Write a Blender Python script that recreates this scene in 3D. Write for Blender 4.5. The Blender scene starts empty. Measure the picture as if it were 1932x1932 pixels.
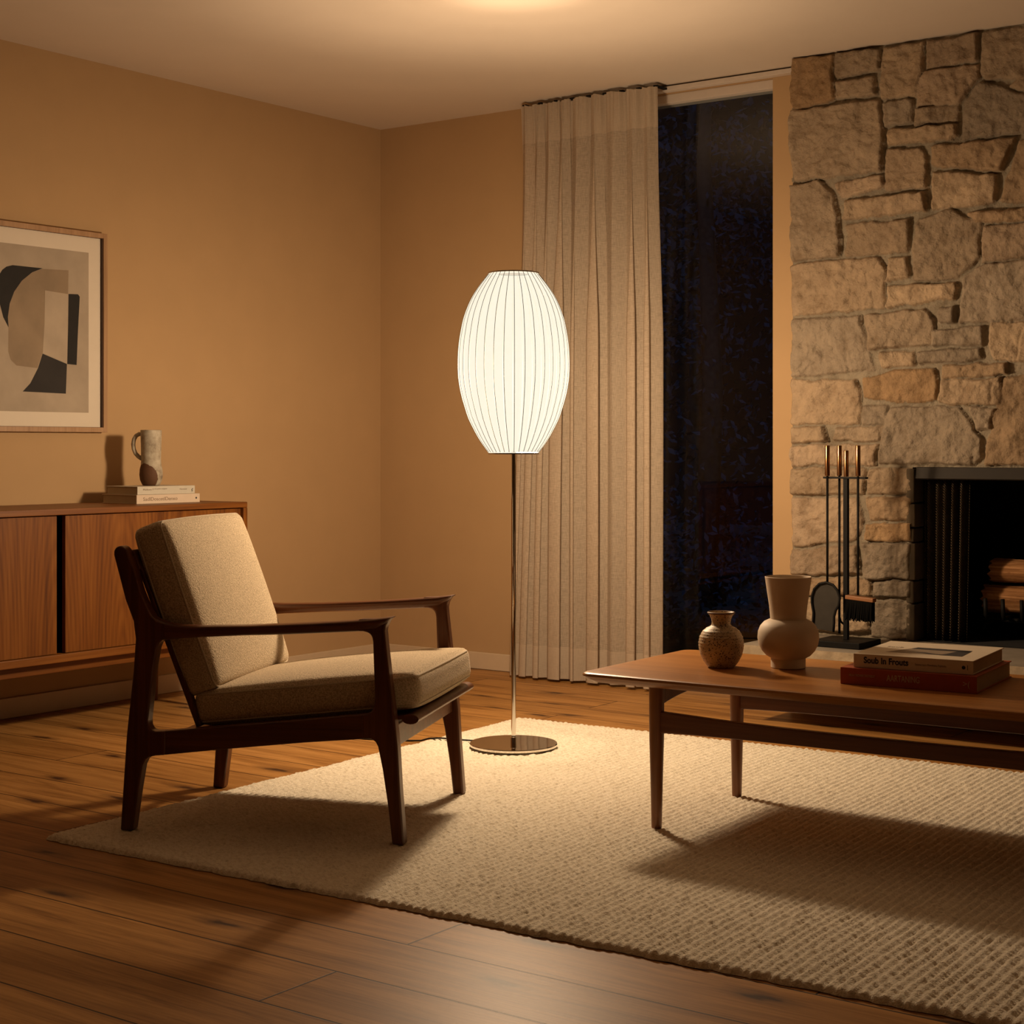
import bpy, bmesh, math, random
import numpy as np
from mathutils import Vector, Matrix

random.seed(7)
C = bpy.context.scene.collection
R = math.radians

# ------------------------------------------------------------------ camera calibration
F = 3100.0; TH = R(36.14); HY = 843.0; EYE = 1.0
FW = (-math.sin(TH), math.cos(TH)); RT = (math.cos(TH), math.sin(TH))
CX, CY = 5.07134, -5.89308

def on_y(px, py, y):
    """x, z of the point seen at a photo pixel on the vertical plane at distance y"""
    k = (px - 966) / F
    d = (y - CY) / (FW[1] + k * RT[1])
    return (CX + d * FW[0] + k * d * RT[0], EYE - (py - HY) / F * d)

def on_x(px, py, x):
    k = (px - 966) / F
    d = (x - CX) / (FW[0] + k * RT[0])
    return (CY + d * FW[1] + k * d * RT[1], EYE - (py - HY) / F * d)

# ------------------------------------------------------------------ node helpers
def new_mat(name):
    m = bpy.data.materials.new(name); m.use_nodes = True
    nt = m.node_tree
    b = nt.nodes['Principled BSDF']
    return m, nt, b

def N(nt, typ, **kw):
    n = nt.nodes.new(typ)
    for k, v in kw.items():
        if k == 'inp':
            for kk, vv in v.items(): n.inputs[kk].default_value = vv
        else: setattr(n, k, v)
    return n

def L(nt, a, b): nt.links.new(a, b)

def ramp(nt, stops):
    r = nt.nodes.new('ShaderNodeValToRGB')
    e = r.color_ramp.elements
    while len(e) < len(stops): e.new(0.5)
    for i, (p, c) in enumerate(stops):
        e[i].position = p; e[i].color = (*c, 1)
    return r

def coords(nt, scale=(1, 1, 1), rot=(0, 0, 0)):
    t = N(nt, 'ShaderNodeTexCoord'); mp = N(nt, 'ShaderNodeMapping')
    mp.inputs['Scale'].default_value = scale; mp.inputs['Rotation'].default_value = rot
    L(nt, t.outputs['Object'], mp.inputs['Vector'])
    return mp.outputs['Vector']

def plain(name, col, rough=0.6, metal=0.0, noise=0.06, nscale=30, bump=0.0, bscale=300, coat=0.0, spec=None):
    m, nt, b = new_mat(name)
    v = coords(nt)
    n = N(nt, 'ShaderNodeTexNoise', inp={'Scale': nscale, 'Detail': 4.0}); L(nt, v, n.inputs['Vector'])
    lo = tuple(c * (1 - noise) for c in col); hi = tuple(min(1, c * (1 + noise)) for c in col)
    r = ramp(nt, [(0.3, lo), (0.7, hi)]); L(nt, n.outputs['Fac'], r.inputs['Fac'])
    L(nt, r.outputs['Color'], b.inputs['Base Color'])
    b.inputs['Roughness'].default_value = rough; b.inputs['Metallic'].default_value = metal
    b.inputs['Coat Weight'].default_value = coat
    if spec is not None: b.inputs['Specular IOR Level'].default_value = spec
    if bump:
        n2 = N(nt, 'ShaderNodeTexNoise', inp={'Scale': bscale, 'Detail': 3.0}); L(nt, v, n2.inputs['Vector'])
        bp = N(nt, 'ShaderNodeBump', inp={'Strength': bump, 'Distance': 0.002})
        L(nt, n2.outputs['Fac'], bp.inputs['Height']); L(nt, bp.outputs['Normal'], b.inputs['Normal'])
    return m

def wood(name, dark, mid, light, axis='X', rough=0.38, grain=1.0, spec=0.5, cath=0.0):
    m, nt, b = new_mat(name)
    lo, hi = 1.1 * grain, 26.0 * grain
    s = {'X': (lo, hi, hi), 'Y': (hi, lo, hi), 'Z': (hi, hi, lo)}[axis]
    v = coords(nt, s)
    n1 = N(nt, 'ShaderNodeTexNoise', inp={'Scale': 0.9, 'Detail': 6.0, 'Roughness': 0.6, 'Distortion': 0.7}); L(nt, v, n1.inputs['Vector'])
    s2 = {'X': (3, 160, 160), 'Y': (160, 3, 160), 'Z': (160, 160, 3)}[axis]
    v2 = coords(nt, s2)
    n2 = N(nt, 'ShaderNodeTexNoise', inp={'Scale': 1.0, 'Detail': 3.0}); L(nt, v2, n2.inputs['Vector'])
    mx = N(nt, 'ShaderNodeMath', operation='MULTIPLY_ADD', inp={1: 0.35}); L(nt, n2.outputs['Fac'], mx.inputs[0])
    sc = N(nt, 'ShaderNodeMath', operation='MULTIPLY', inp={1: 0.72}); L(nt, n1.outputs['Fac'], sc.inputs[0])
    L(nt, sc.outputs[0], mx.inputs[2])
    fac = mx.outputs[0]
    if cath:
        # flat-sawn arches: long nested rings repeating across the veneer leaves
        tc = N(nt, 'ShaderNodeTexCoord'); sp = N(nt, 'ShaderNodeSeparateXYZ'); L(nt, tc.outputs['Object'], sp.inputs[0])
        wy = N(nt, 'ShaderNodeMath', operation='WRAP', inp={1: 0.145, 2: -0.145}); L(nt, sp.outputs['Y'], wy.inputs[0])
        my = N(nt, 'ShaderNodeMath', operation='MULTIPLY', inp={1: 11.0}); L(nt, wy.outputs[0], my.inputs[0])
        mz = N(nt, 'ShaderNodeMath', operation='MULTIPLY_ADD', inp={1: 1.5, 2: -0.25}); L(nt, sp.outputs['Z'], mz.inputs[0])
        cb = N(nt, 'ShaderNodeCombineXYZ'); L(nt, my.outputs[0], cb.inputs['Y']); L(nt, mz.outputs[0], cb.inputs['Z'])
        wv = N(nt, 'ShaderNodeTexWave', wave_type='RINGS', rings_direction='X', inp={'Scale': 1.9, 'Distortion': 1.6, 'Detail': 3.0, 'Detail Scale': 1.2}); L(nt, cb.outputs[0], wv.inputs['Vector'])
        wm = N(nt, 'ShaderNodeMath', operation='MULTIPLY_ADD', inp={1: -cath}); L(nt, wv.outputs['Fac'], wm.inputs[0])
        of = N(nt, 'ShaderNodeMath', operation='ADD', inp={1: cath * 0.5}); L(nt, fac, of.inputs[0]); L(nt, of.outputs[0], wm.inputs[2])
        fac = wm.outputs[0]
    r = ramp(nt, [(0.33, dark), (0.52, mid), (0.70, light)]); L(nt, fac, r.inputs['Fac'])
    L(nt, r.outputs['Color'], b.inputs['Base Color'])
    b.inputs['Roughness'].default_value = rough
    b.inputs['Specular IOR Level'].default_value = spec
    bp = N(nt, 'ShaderNodeBump', inp={'Strength': 0.08, 'Distance': 0.001})
    L(nt, n2.outputs['Fac'], bp.inputs['Height']); L(nt, bp.outputs['Normal'], b.inputs['Normal'])
    return m

# ------------------------------------------------------------------ materials
def floor_mat():
    m, nt, b = new_mat('oak_plank_floor')
    t = N(nt, 'ShaderNodeTexCoord')
    mp = N(nt, 'ShaderNodeMapping'); mp.inputs['Location'].default_value = (0.55, 2.727 - 0.2085 * 1 + 0.2085 * 20, 0)
    L(nt, t.outputs['Object'], mp.inputs['Vector'])
    br = N(nt, 'ShaderNodeTexBrick', offset=0.37, offset_frequency=2, squash=1.0,
           inp={'Color1': (0, 0, 0, 1), 'Color2': (1, 1, 1, 1), 'Mortar': (0.5, 0.5, 0.5, 1), 'Scale': 1.0, 'Mortar Size': 0.0026,
                'Mortar Smooth': 0.3, 'Brick Width': 2.15, 'Row Height': 0.2085, 'Bias': 0.0})
    L(nt, mp.outputs['Vector'], br.inputs['Vector'])
    # per-plank offset so that no two boards share their grain
    sh = N(nt, 'ShaderNodeVectorMath', operation='MULTIPLY_ADD'); sh.inputs[1].default_value = (7.3, 3.1, 0); 
    L(nt, br.outputs['Color'], sh.inputs[0]); L(nt, t.outputs['Object'], sh.inputs[2])
    st = N(nt, 'ShaderNodeMapping'); st.inputs['Scale'].default_value = (0.9, 11, 1); L(nt, sh.outputs[0], st.inputs['Vector'])
    n1 = N(nt, 'ShaderNodeTexNoise', inp={'Scale': 1.6, 'Detail': 8.0, 'Roughness': 0.62, 'Distortion': 1.2}); L(nt, st.outputs['Vector'], n1.inputs['Vector'])
    st2 = N(nt, 'ShaderNodeMapping'); st2.inputs['Scale'].default_value = (5, 150, 1); L(nt, sh.outputs[0], st2.inputs['Vector'])
    n2 = N(nt, 'ShaderNodeTexNoise', inp={'Scale': 1.0, 'Detail': 4.0}); L(nt, st2.outputs['Vector'], n2.inputs['Vector'])
    # knots
    st3 = N(nt, 'ShaderNodeMapping'); st3.inputs['Scale'].default_value = (1.35, 4.4, 1); L(nt, sh.outputs[0], st3.inputs['Vector'])
    vo = N(nt, 'ShaderNodeTexVoronoi', voronoi_dimensions='2D', inp={'Scale': 1.15, 'Randomness': 1.0})
    nz = N(nt, 'ShaderNodeTexNoise', inp={'Scale': 9.0, 'Detail': 3.0}); L(nt, st3.outputs['Vector'], nz.inputs['Vector'])
    ad = N(nt, 'ShaderNodeVectorMath', operation='MULTIPLY_ADD'); ad.inputs[1].default_value = (0.16, 0.16, 0)
    L(nt, nz.outputs['Color'], ad.inputs[0]); L(nt, st3.outputs['Vector'], ad.inputs[2])
    L(nt, ad.outputs[0], vo.inputs['Vector'])
    kr = ramp(nt, [(0.035, (1, 1, 1)), (0.075, (0.45, 0.45, 0.45)), (0.17, (0, 0, 0))]); L(nt, vo.outputs['Distance'], kr.inputs['Fac'])
    ks = N(nt, 'ShaderNodeSeparateColor'); L(nt, vo.outputs['Color'], ks.inputs['Color'])
    kg = N(nt, 'ShaderNodeMath', operation='GREATER_THAN', inp={1: 0.30}); L(nt, ks.outputs['Red'], kg.inputs[0])
    km = N(nt, 'ShaderNodeMath', operation='MULTIPLY'); L(nt, kr.outputs['Color'], km.inputs[0]); L(nt, kg.outputs[0], km.inputs[1])
    mixn = N(nt, 'ShaderNodeMath', operation='MULTIPLY_ADD', inp={1: 0.3}); L(nt, n2.outputs['Fac'], mixn.inputs[0])
    sc = N(nt, 'ShaderNodeMath', operation='MULTIPLY', inp={1: 0.7}); L(nt, n1.outputs['Fac'], sc.inputs[0]); L(nt, sc.outputs[0], mixn.inputs[2])
    cr = ramp(nt, [(0.28, (0.110, 0.044, 0.010)), (0.43, (0.290, 0.137, 0.036)), (0.55, (0.41, 0.207, 0.060)), (0.70, (0.52, 0.278, 0.092))])
    L(nt, mixn.outputs[0], cr.inputs['Fac'])
    # board to board tone
    tone = N(nt, 'ShaderNodeMixRGB', blend_type='MULTIPLY', inp={'Fac': 1.0})
    tr = ramp(nt, [(0.0, (0.84, 0.82, 0.80)), (1.0, (1.08, 1.06, 1.04))]); L(nt, br.outputs['Color'], tr.inputs['Fac'])
    L(nt, cr.outputs['Color'], tone.inputs['Color1']); L(nt, tr.outputs['Color'], tone.inputs['Color2'])
    kn = N(nt, 'ShaderNodeMixRGB', inp={'Color2': (0.05, 0.02, 0.008, 1)}); L(nt, km.outputs[0], kn.inputs['Fac']); L(nt, tone.outputs['Color'], kn.inputs['Color1'])
    mo = N(nt, 'ShaderNodeMixRGB', inp={'Color2': (0.02, 0.007, 0.003, 1)}); L(nt, br.outputs['Fac'], mo.inputs['Fac']); L(nt, kn.outputs['Color'], mo.inputs['Color1'])
    L(nt, mo.outputs['Color'], b.inputs['Base Color'])
    b.inputs['Roughness'].default_value = 0.44
    b.inputs['Specular IOR Level'].default_value = 0.18
    bp = N(nt, 'ShaderNodeBump', inp={'Strength': 0.35, 'Distance': 0.002}); bp.invert = True
    hs = N(nt, 'ShaderNodeMath', operation='MULTIPLY_ADD', inp={1: 0.12}); L(nt, n2.outputs['Fac'], hs.inputs[0]); L(nt, br.outputs['Fac'], hs.inputs[2])
    L(nt, hs.outputs[0], bp.inputs['Height']); L(nt, bp.outputs['Normal'], b.inputs['Normal'])
    return m

def attr_stone_mat():
    m, nt, b = new_mat('fieldstone')
    a = N(nt, 'ShaderNodeAttribute', attribute_name='stone_color')
    v = coords(nt)
    n1 = N(nt, 'ShaderNodeTexNoise', inp={'Scale': 14.0, 'Detail': 8.0, 'Roughness': 0.7}); L(nt, v, n1.inputs['Vector'])
    r = ramp(nt, [(0.32, (0.62, 0.56, 0.48)), (0.5, (0.98, 0.96, 0.92)), (0.70, (1.22, 1.18, 1.10))]); L(nt, n1.outputs['Fac'], r.inputs['Fac'])
    mx = N(nt, 'ShaderNodeMixRGB', blend_type='MULTIPLY', inp={'Fac': 0.85}); L(nt, a.outputs['Color'], mx.inputs['Color1']); L(nt, r.outputs['Color'], mx.inputs['Color2'])
    L(nt, mx.outputs['Color'], b.inputs['Base Color'])
    b.inputs['Roughness'].default_value = 0.88; b.inputs['Specular IOR Level'].default_value = 0.2
    n2 = N(nt, 'ShaderNodeTexNoise', inp={'Scale': 75.0, 'Detail': 6.0, 'Roughness': 0.65}); L(nt, v, n2.inputs['Vector'])
    bp = N(nt, 'ShaderNodeBump', inp={'Strength': 1.0, 'Distance': 0.008}); L(nt, n2.outputs['Fac'], bp.inputs['Height']); L(nt, bp.outputs['Normal'], b.inputs['Normal'])
    return m

def fabric_mat(name, c1, c2, scale=420, bump=0.5):
    m, nt, b = new_mat(name)
    v = coords(nt)
    n = N(nt, 'ShaderNodeTexNoise', inp={'Scale': scale, 'Detail': 3.0, 'Roughness': 0.7}); L(nt, v, n.inputs['Vector'])
    r = ramp(nt, [(0.34, c1), (0.64, c2)]); L(nt, n.outputs['Fac'], r.inputs['Fac'])
    L(nt, r.outputs['Color'], b.inputs['Base Color'])
    b.inputs['Roughness'].default_value = 0.95; b.inputs['Specular IOR Level'].default_value = 0.1
    b.inputs['Sheen Weight'].default_value = 0.15
    n2 = N(nt, 'ShaderNodeTexNoise', inp={'Scale': scale * 0.75, 'Detail': 2.0}); L(nt, v, n2.inputs['Vector'])
    bp = N(nt, 'ShaderNodeBump', inp={'Strength': bump, 'Distance': 0.003}); L(nt, n2.outputs['Fac'], bp.inputs['Height']); L(nt, bp.outputs['Normal'], b.inputs['Normal'])
    return m

def curtain_mat(name, see):
    m, nt, b = new_mat(name)
    out = nt.nodes['Material Output']; nt.nodes.remove(b)
    v = coords(nt)
    w1 = N(nt, 'ShaderNodeMapping'); w1.inputs['Scale'].default_value = (620, 620, 40); L(nt, v, w1.inputs['Vector'])
    n1 = N(nt, 'ShaderNodeTexNoise', inp={'Scale': 1.0, 'Detail': 2.0}); L(nt, w1.outputs['Vector'], n1.inputs['Vector'])
    w2 = N(nt, 'ShaderNodeMapping'); w2.inputs['Scale'].default_value = (40, 40, 620); L(nt, v, w2.inputs['Vector'])
    n2 = N(nt, 'ShaderNodeTexNoise', inp={'Scale': 1.0, 'Detail': 2.0}); L(nt, w2.outputs['Vector'], n2.inputs['Vector'])
    ad = N(nt, 'ShaderNodeMath', operation='ADD'); L(nt, n1.outputs['Fac'], ad.inputs[0]); L(nt, n2.outputs['Fac'], ad.inputs[1])
    hf = N(nt, 'ShaderNodeMath', operation='MULTIPLY', inp={1: 0.5}); L(nt, ad.outputs[0], hf.inputs[0])
    r = ramp(nt, [(0.36, (0.535, 0.435, 0.325)), (0.64, (0.635, 0.525, 0.40))]); L(nt, hf.outputs[0], r.inputs['Fac'])
    d = N(nt, 'ShaderNodeBsdfDiffuse'); L(nt, r.outputs['Color'], d.inputs['Color'])
    t = N(nt, 'ShaderNodeBsdfTranslucent'); L(nt, r.outputs['Color'], t.inputs['Color'])
    m1 = N(nt, 'ShaderNodeMixShader', inp={'Fac': 0.3}); L(nt, d.outputs[0], m1.inputs[1]); L(nt, t.outputs[0], m1.inputs[2])
    tp = N(nt, 'ShaderNodeBsdfTransparent')
    rr = ramp(nt, [(0.38, (see * 1.7,) * 3), (0.60, (see * 0.5,) * 3)]); L(nt, hf.outputs[0], rr.inputs['Fac'])
    m2 = N(nt, 'ShaderNodeMixShader'); L(nt, rr.outputs['Color'], m2.inputs['Fac']); L(nt, m1.outputs[0], m2.inputs[1]); L(nt, tp.outputs[0], m2.inputs[2])
    L(nt, m2.outputs[0], out.inputs['Surface'])
    return m

def shade_mat():
    m, nt, b = new_mat('glowing_shade_skin')
    out = nt.nodes['Material Output']; nt.nodes.remove(b)
    v = coords(nt)
    n = N(nt, 'ShaderNodeTexNoise', inp={'Scale': 60.0, 'Detail': 3.0}); L(nt, v, n.inputs['Vector'])
    r = ramp(nt, [(0.3, (1.0, 0.935, 0.75)), (0.7, (1.0, 0.955, 0.79))]); L(nt, n.outputs['Fac'], r.inputs['Fac'])
    e = N(nt, 'ShaderNodeEmission', inp={'Strength': SHADE_GLOW}); L(nt, r.outputs['Color'], e.inputs['Color'])
    t = N(nt, 'ShaderNodeBsdfTransparent', inp={'Color': (SHADE_T, SHADE_T, SHADE_T, 1)})
    a = N(nt, 'ShaderNodeAddShader'); L(nt, e.outputs[0], a.inputs[0]); L(nt, t.outputs[0], a.inputs[1])
    L(nt, a.outputs[0], out.inputs['Surface'])
    return m

def glass_mat():
    m, nt, b = new_mat('window_glass')
    out = nt.nodes['Material Output']; nt.nodes.remove(b)
    fr = N(nt, 'ShaderNodeFresnel', inp={'IOR': 1.42})
    t = N(nt, 'ShaderNodeBsdfTransparent', inp={'Color': (0.93, 0.95, 0.95, 1)})
    g = N(nt, 'ShaderNodeBsdfGlossy', inp={'Roughness': 0.0})
    mx = N(nt, 'ShaderNodeMixShader'); L(nt, fr.outputs[0], mx.inputs['Fac']); L(nt, t.outputs[0], mx.inputs[1]); L(nt, g.outputs[0], mx.inputs[2])
    L(nt, mx.outputs[0], out.inputs['Surface'])
    return m

def rug_mat():
    m, nt, b = new_mat('wool_loop_rug')
    v = coords(nt)
    n = N(nt, 'ShaderNodeTexNoise', inp={'Scale': 95.0, 'Detail': 4.0, 'Roughness': 0.65}); L(nt, v, n.inputs['Vector'])
    r = ramp(nt, [(0.30, (0.61, 0.535, 0.405)), (0.50, (0.81, 0.735, 0.585)), (0.72, (0.90, 0.835, 0.70))]); L(nt, n.outputs['Fac'], r.inputs['Fac'])
    L(nt, r.outputs['Color'], b.inputs['Base Color'])
    b.inputs['Roughness'].default_value = 1.0; b.inputs['Specular IOR Level'].default_value = 0.05
    b.inputs['Sheen Weight'].default_value = 0.2
    n2 = N(nt, 'ShaderNodeTexNoise', inp={'Scale': 260.0, 'Detail': 3.0}); L(nt, v, n2.inputs['Vector'])
    bp = N(nt, 'ShaderNodeBump', inp={'Strength': 0.7, 'Distance': 0.004}); L(nt, n2.outputs['Fac'], bp.inputs['Height']); L(nt, bp.outputs['Normal'], b.inputs['Normal'])
    return m

def speckle_mat(name, base, spot, scale, thr):
    m, nt, b = new_mat(name)
    v = coords(nt)
    vo = N(nt, 'ShaderNodeTexVoronoi', inp={'Scale': scale, 'Randomness': 1.0}); L(nt, v, vo.inputs['Vector'])
    sp = N(nt, 'ShaderNodeSeparateColor'); L(nt, vo.outputs['Color'], sp.inputs['Color'])
    sz = N(nt, 'ShaderNodeMath', operation='MULTIPLY', inp={1: thr}); L(nt, sp.outputs['Green'], sz.inputs[0])
    lt = N(nt, 'ShaderNodeMath', operation='LESS_THAN'); L(nt, vo.outputs['Distance'], lt.inputs[0]); L(nt, sz.outputs[0], lt.inputs[1])
    n = N(nt, 'ShaderNodeTexNoise', inp={'Scale': 40.0, 'Detail': 5.0}); L(nt, v, n.inputs['Vector'])
    r = ramp(nt, [(0.3, tuple(c * 0.72 for c in base)), (0.7, tuple(c * 1.15 for c in base))]); L(nt, n.outputs['Fac'], r.inputs['Fac'])
    mx = N(nt, 'ShaderNodeMixRGB', inp={'Color2': (*spot, 1)}); L(nt, lt.outputs[0], mx.inputs['Fac']); L(nt, r.outputs['Color'], mx.inputs['Color1'])
    L(nt, mx.outputs['Color'], b.inputs['Base Color']); b.inputs['Roughness'].default_value = 0.5
    bp = N(nt, 'ShaderNodeBump', inp={'Strength': 0.4, 'Distance': 0.002}); L(nt, n.outputs['Fac'], bp.inputs['Height']); L(nt, bp.outputs['Normal'], b.inputs['Normal'])
    return m

def mesh_screen_mat():
    m, nt, b = new_mat('woven_steel_mesh')
    v = coords(nt, (1, 1, 1))
    a = N(nt, 'ShaderNodeTexWave', wave_type='BANDS', bands_direction='DIAGONAL', inp={'Scale': 62.0, 'Distortion': 0.0}); L(nt, v, a.inputs['Vector'])
    r = ramp(nt, [(0.45, (0.004, 0.003, 0.002)), (0.85, (0.11, 0.07, 0.036))]); L(nt, a.outputs['Fac'], r.inputs['Fac'])
    L(nt, r.outputs['Color'], b.inputs['Base Color']); b.inputs['Roughness'].default_value = 0.5; b.inputs['Metallic'].default_value = 0.6
    bp = N(nt, 'ShaderNodeBump', inp={'Strength': 0.8, 'Distance': 0.003}); L(nt, a.outputs['Fac'], bp.inputs['Height']); L(nt, bp.outputs['Normal'], b.inputs['Normal'])
    return m

def mug_mat():
    # pale stoneware with an unglazed brown patch low on the side and dark crackle
    m, nt, b = new_mat('weathered_stoneware')
    v = coords(nt)
    n = N(nt, 'ShaderNodeTexNoise', inp={'Scale': 28.0, 'Detail': 6.0, 'Roughness': 0.65}); L(nt, v, n.inputs['Vector'])
    r = ramp(nt, [(0.30, (0.16, 0.12, 0.08)), (0.46, (0.36, 0.31, 0.23)), (0.7, (0.52, 0.47, 0.37))]); L(nt, n.outputs['Fac'], r.inputs['Fac'])
    pc = N(nt, 'ShaderNodeVectorMath', operation='DISTANCE'); L(nt, v, pc.inputs[0]); pc.inputs[1].default_value = (0.006, -0.050, 0.028)
    pn = N(nt, 'ShaderNodeMath', operation='MULTIPLY_ADD', inp={1: 0.016}); L(nt, n.outputs['Fac'], pn.inputs[0]); L(nt, pc.outputs['Value'], pn.inputs[2])
    lt = N(nt, 'ShaderNodeMath', operation='LESS_THAN', inp={1: 0.066}); L(nt, pn.outputs[0], lt.inputs[0])
    mx = N(nt, 'ShaderNodeMixRGB', inp={'Color2': (0.10, 0.042, 0.016, 1)}); L(nt, lt.outputs[0], mx.inputs['Fac']); L(nt, r.outputs['Color'], mx.inputs['Color1'])
    L(nt, mx.outputs['Color'], b.inputs['Base Color']); b.inputs['Roughness'].default_value = 0.75
    bp = N(nt, 'ShaderNodeBump', inp={'Strength': 0.5, 'Distance': 0.003}); L(nt, n.outputs['Fac'], bp.inputs['Height']); L(nt, bp.outputs['Normal'], b.inputs['Normal'])
    return m

SHADE_T = 0.5
SHADE_GLOW = 0.64
M = {}
M['wall'] = plain('warm_sand_paint', (0.465, 0.307, 0.159), 0.85, noise=0.02, nscale=6, bump=0.04, bscale=500, spec=0.2)
M['ceiling'] = plain('ceiling_paint', (0.64, 0.555, 0.46), 0.9, noise=0.015, nscale=5, bump=0.03, bscale=400, spec=0.15)
M['trim'] = plain('baseboard_paint', (0.60, 0.47, 0.32), 0.6, noise=0.02)
M['white_metal'] = plain('offwhite_aluminium', (0.58, 0.50, 0.42), 0.5, noise=0.02)
M['floor'] = floor_mat()
M['stone'] = attr_stone_mat()
M['walnut'] = wood('dark_walnut', (0.048, 0.0135, 0.0045), (0.105, 0.032, 0.0095), (0.170, 0.057, 0.018), 'X', 0.30, 1.4)
M['walnut_z'] = wood('dark_walnut_upright', (0.048, 0.0135, 0.0045), (0.105, 0.032, 0.0095), (0.170, 0.057, 0.018), 'Z', 0.30, 1.4)
M['teak_z'] = wood('teak_veneer', (0.085, 0.025, 0.003), (0.165, 0.054, 0.006), (0.225, 0.083, 0.012), 'Z', 0.5, 0.8, 0.25, 0.10)
M['teak_y'] = wood('teak_edge', (0.085, 0.025, 0.003), (0.165, 0.054, 0.006), (0.225, 0.083, 0.012), 'Y', 0.45, 0.9, 0.35)
M['table'] = wood('oiled_teak', (0.155, 0.055, 0.009), (0.29, 0.112, 0.020), (0.40, 0.172, 0.038), 'X', 0.36, 0.6, 0.35)
M['table_z'] = wood('oiled_teak_leg', (0.10, 0.034, 0.010), (0.18, 0.064, 0.018), (0.25, 0.098, 0.030), 'Z', 0.34, 1.0)
M['table_rail'] = wood('oiled_teak_rail', (0.075, 0.024, 0.009), (0.13, 0.044, 0.015), (0.18, 0.066, 0.024), 'X', 0.34, 1.0)
M['oak_frame'] = wood('pale_oak_frame', (0.25, 0.14, 0.065), (0.36, 0.21, 0.105), (0.44, 0.27, 0.145), 'Z', 0.5, 1.2)
M['fabric'] = fabric_mat('oatmeal_weave', (0.34, 0.265, 0.165), (0.76, 0.62, 0.43), 300, 0.8)
M['piping'] = fabric_mat('oatmeal_piping', (0.46, 0.38, 0.27), (0.62, 0.53, 0.39), 300, 0.2)
M['shade'] = shade_mat()
M['chrome'] = plain('polished_chrome', (0.72, 0.70, 0.67), 0.06, 1.0, noise=0.01)
M['rib'] = plain('shade_wire', (0.020, 0.016, 0.011), 0.9, 0.0, noise=0.02)
M['cap'] = plain('brushed_nickel', (0.45, 0.42, 0.38), 0.3, 1.0, noise=0.03)
M['black_cord'] = plain('black_rubber_cord', (0.008, 0.007, 0.006), 0.55)
M['rug'] = rug_mat()
M['curtain'] = curtain_mat('sheer_linen', 0.15)
M['curtain2'] = curtain_mat('doubled_linen', 0.0)
M['glass'] = glass_mat()
M['iron'] = plain('black_iron', (0.006, 0.005, 0.004), 0.6, 0.0, noise=0.15, spec=0.16)
M['pan'] = plain('shovel_steel', (0.032, 0.027, 0.021), 0.55, 0.0, noise=0.15, spec=0.22)
M['copper'] = plain('brushed_copper', (0.36, 0.19, 0.085), 0.25, 1.0, noise=0.06)
M['bristle'] = plain('black_bristle', (0.0035, 0.003, 0.0026), 0.95, noise=0.2, spec=0.1)
M['brush_wood'] = wood('brush_wood', (0.12, 0.045, 0.015), (0.22, 0.09, 0.03), (0.3, 0.13, 0.05), 'X', 0.45)
M['lintel'] = plain('painted_lintel_steel', (0.026, 0.021, 0.016), 0.6, 0.0, noise=0.06, spec=0.16)
M['soot'] = plain('sooted_firebrick', (0.006, 0.005, 0.004), 0.95, noise=0.3, nscale=12, bump=0.5, bscale=40)
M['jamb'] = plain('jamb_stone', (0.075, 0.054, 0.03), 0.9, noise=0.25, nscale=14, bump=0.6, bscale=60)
M['screen'] = mesh_screen_mat()
M['hearth'] = plain('hearth_flagstone', (0.24, 0.205, 0.16), 0.85, noise=0.16, nscale=9, bump=0.5, bscale=60, spec=0.2)
M['hearth_edge'] = plain('split_faced_stone', (0.33, 0.265, 0.18), 0.9, noise=0.2, nscale=25, bump=0.9, bscale=90, spec=0.2)
M['bark'] = wood('split_firewood', (0.05, 0.018, 0.006), (0.24, 0.105, 0.036), (0.46, 0.235, 0.10), 'X', 0.85, 2.4, 0.2)
M['cut_end'] = plain('sawn_log_end', (0.36, 0.20, 0.09), 0.85, noise=0.2)
M['sandvase'] = plain('matte_sand_ceramic', (0.60, 0.485, 0.355), 0.62, noise=0.03, nscale=20, bump=0.05, bscale=300)
M['vase_in'] = plain('vase_inside', (0.30, 0.245, 0.18), 0.8)
M['speckle'] = speckle_mat('speckled_stoneware', (0.52, 0.39, 0.235), (0.03, 0.014, 0.006), 270.0, 0.52)
M['vase_rim'] = plain('iron_brown_rim', (0.12, 0.055, 0.024), 0.5)
M['mug'] = mug_mat()
M['paper'] = plain('page_block', (0.50, 0.42, 0.30), 0.9, noise=0.12, nscale=8)
M['cover_cream'] = plain('cream_book_cover', (0.70, 0.60, 0.46), 0.5, noise=0.03)
M['cover_red'] = plain('rust_red_book_cloth', (0.36, 0.062, 0.015), 0.5, noise=0.06, nscale=60)
M['cover_pink'] = plain('pale_peach_cover', (0.60, 0.48, 0.36), 0.6, noise=0.03)
M['cover_grey'] = plain('pale_grey_cover', (0.52, 0.48, 0.39), 0.6, noise=0.03)
M['ink'] = plain('black_ink', (0.010, 0.010, 0.014), 0.6)
M['ink_pale'] = plain('foil_ink', (0.55, 0.40, 0.28), 0.5)
M['ink_brown'] = plain('brown_ink', (0.22, 0.15, 0.09), 0.6)
M['mat_board'] = plain('ivory_mat_board', (0.66, 0.585, 0.48), 0.85, noise=0.01)
M['print_bg'] = plain('aged_print_paper', (0.375, 0.31, 0.235), 0.85, noise=0.10, nscale=9)
M['print_black'] = plain('print_black', (0.009, 0.0075, 0.0065), 0.8, noise=0.2)
M['print_char'] = plain('print_charcoal', (0.018, 0.015, 0.0135), 0.8, noise=0.25, nscale=12)
M['print_tan'] = plain('print_taupe', (0.265, 0.198, 0.13), 0.85, noise=0.14, nscale=9)
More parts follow.
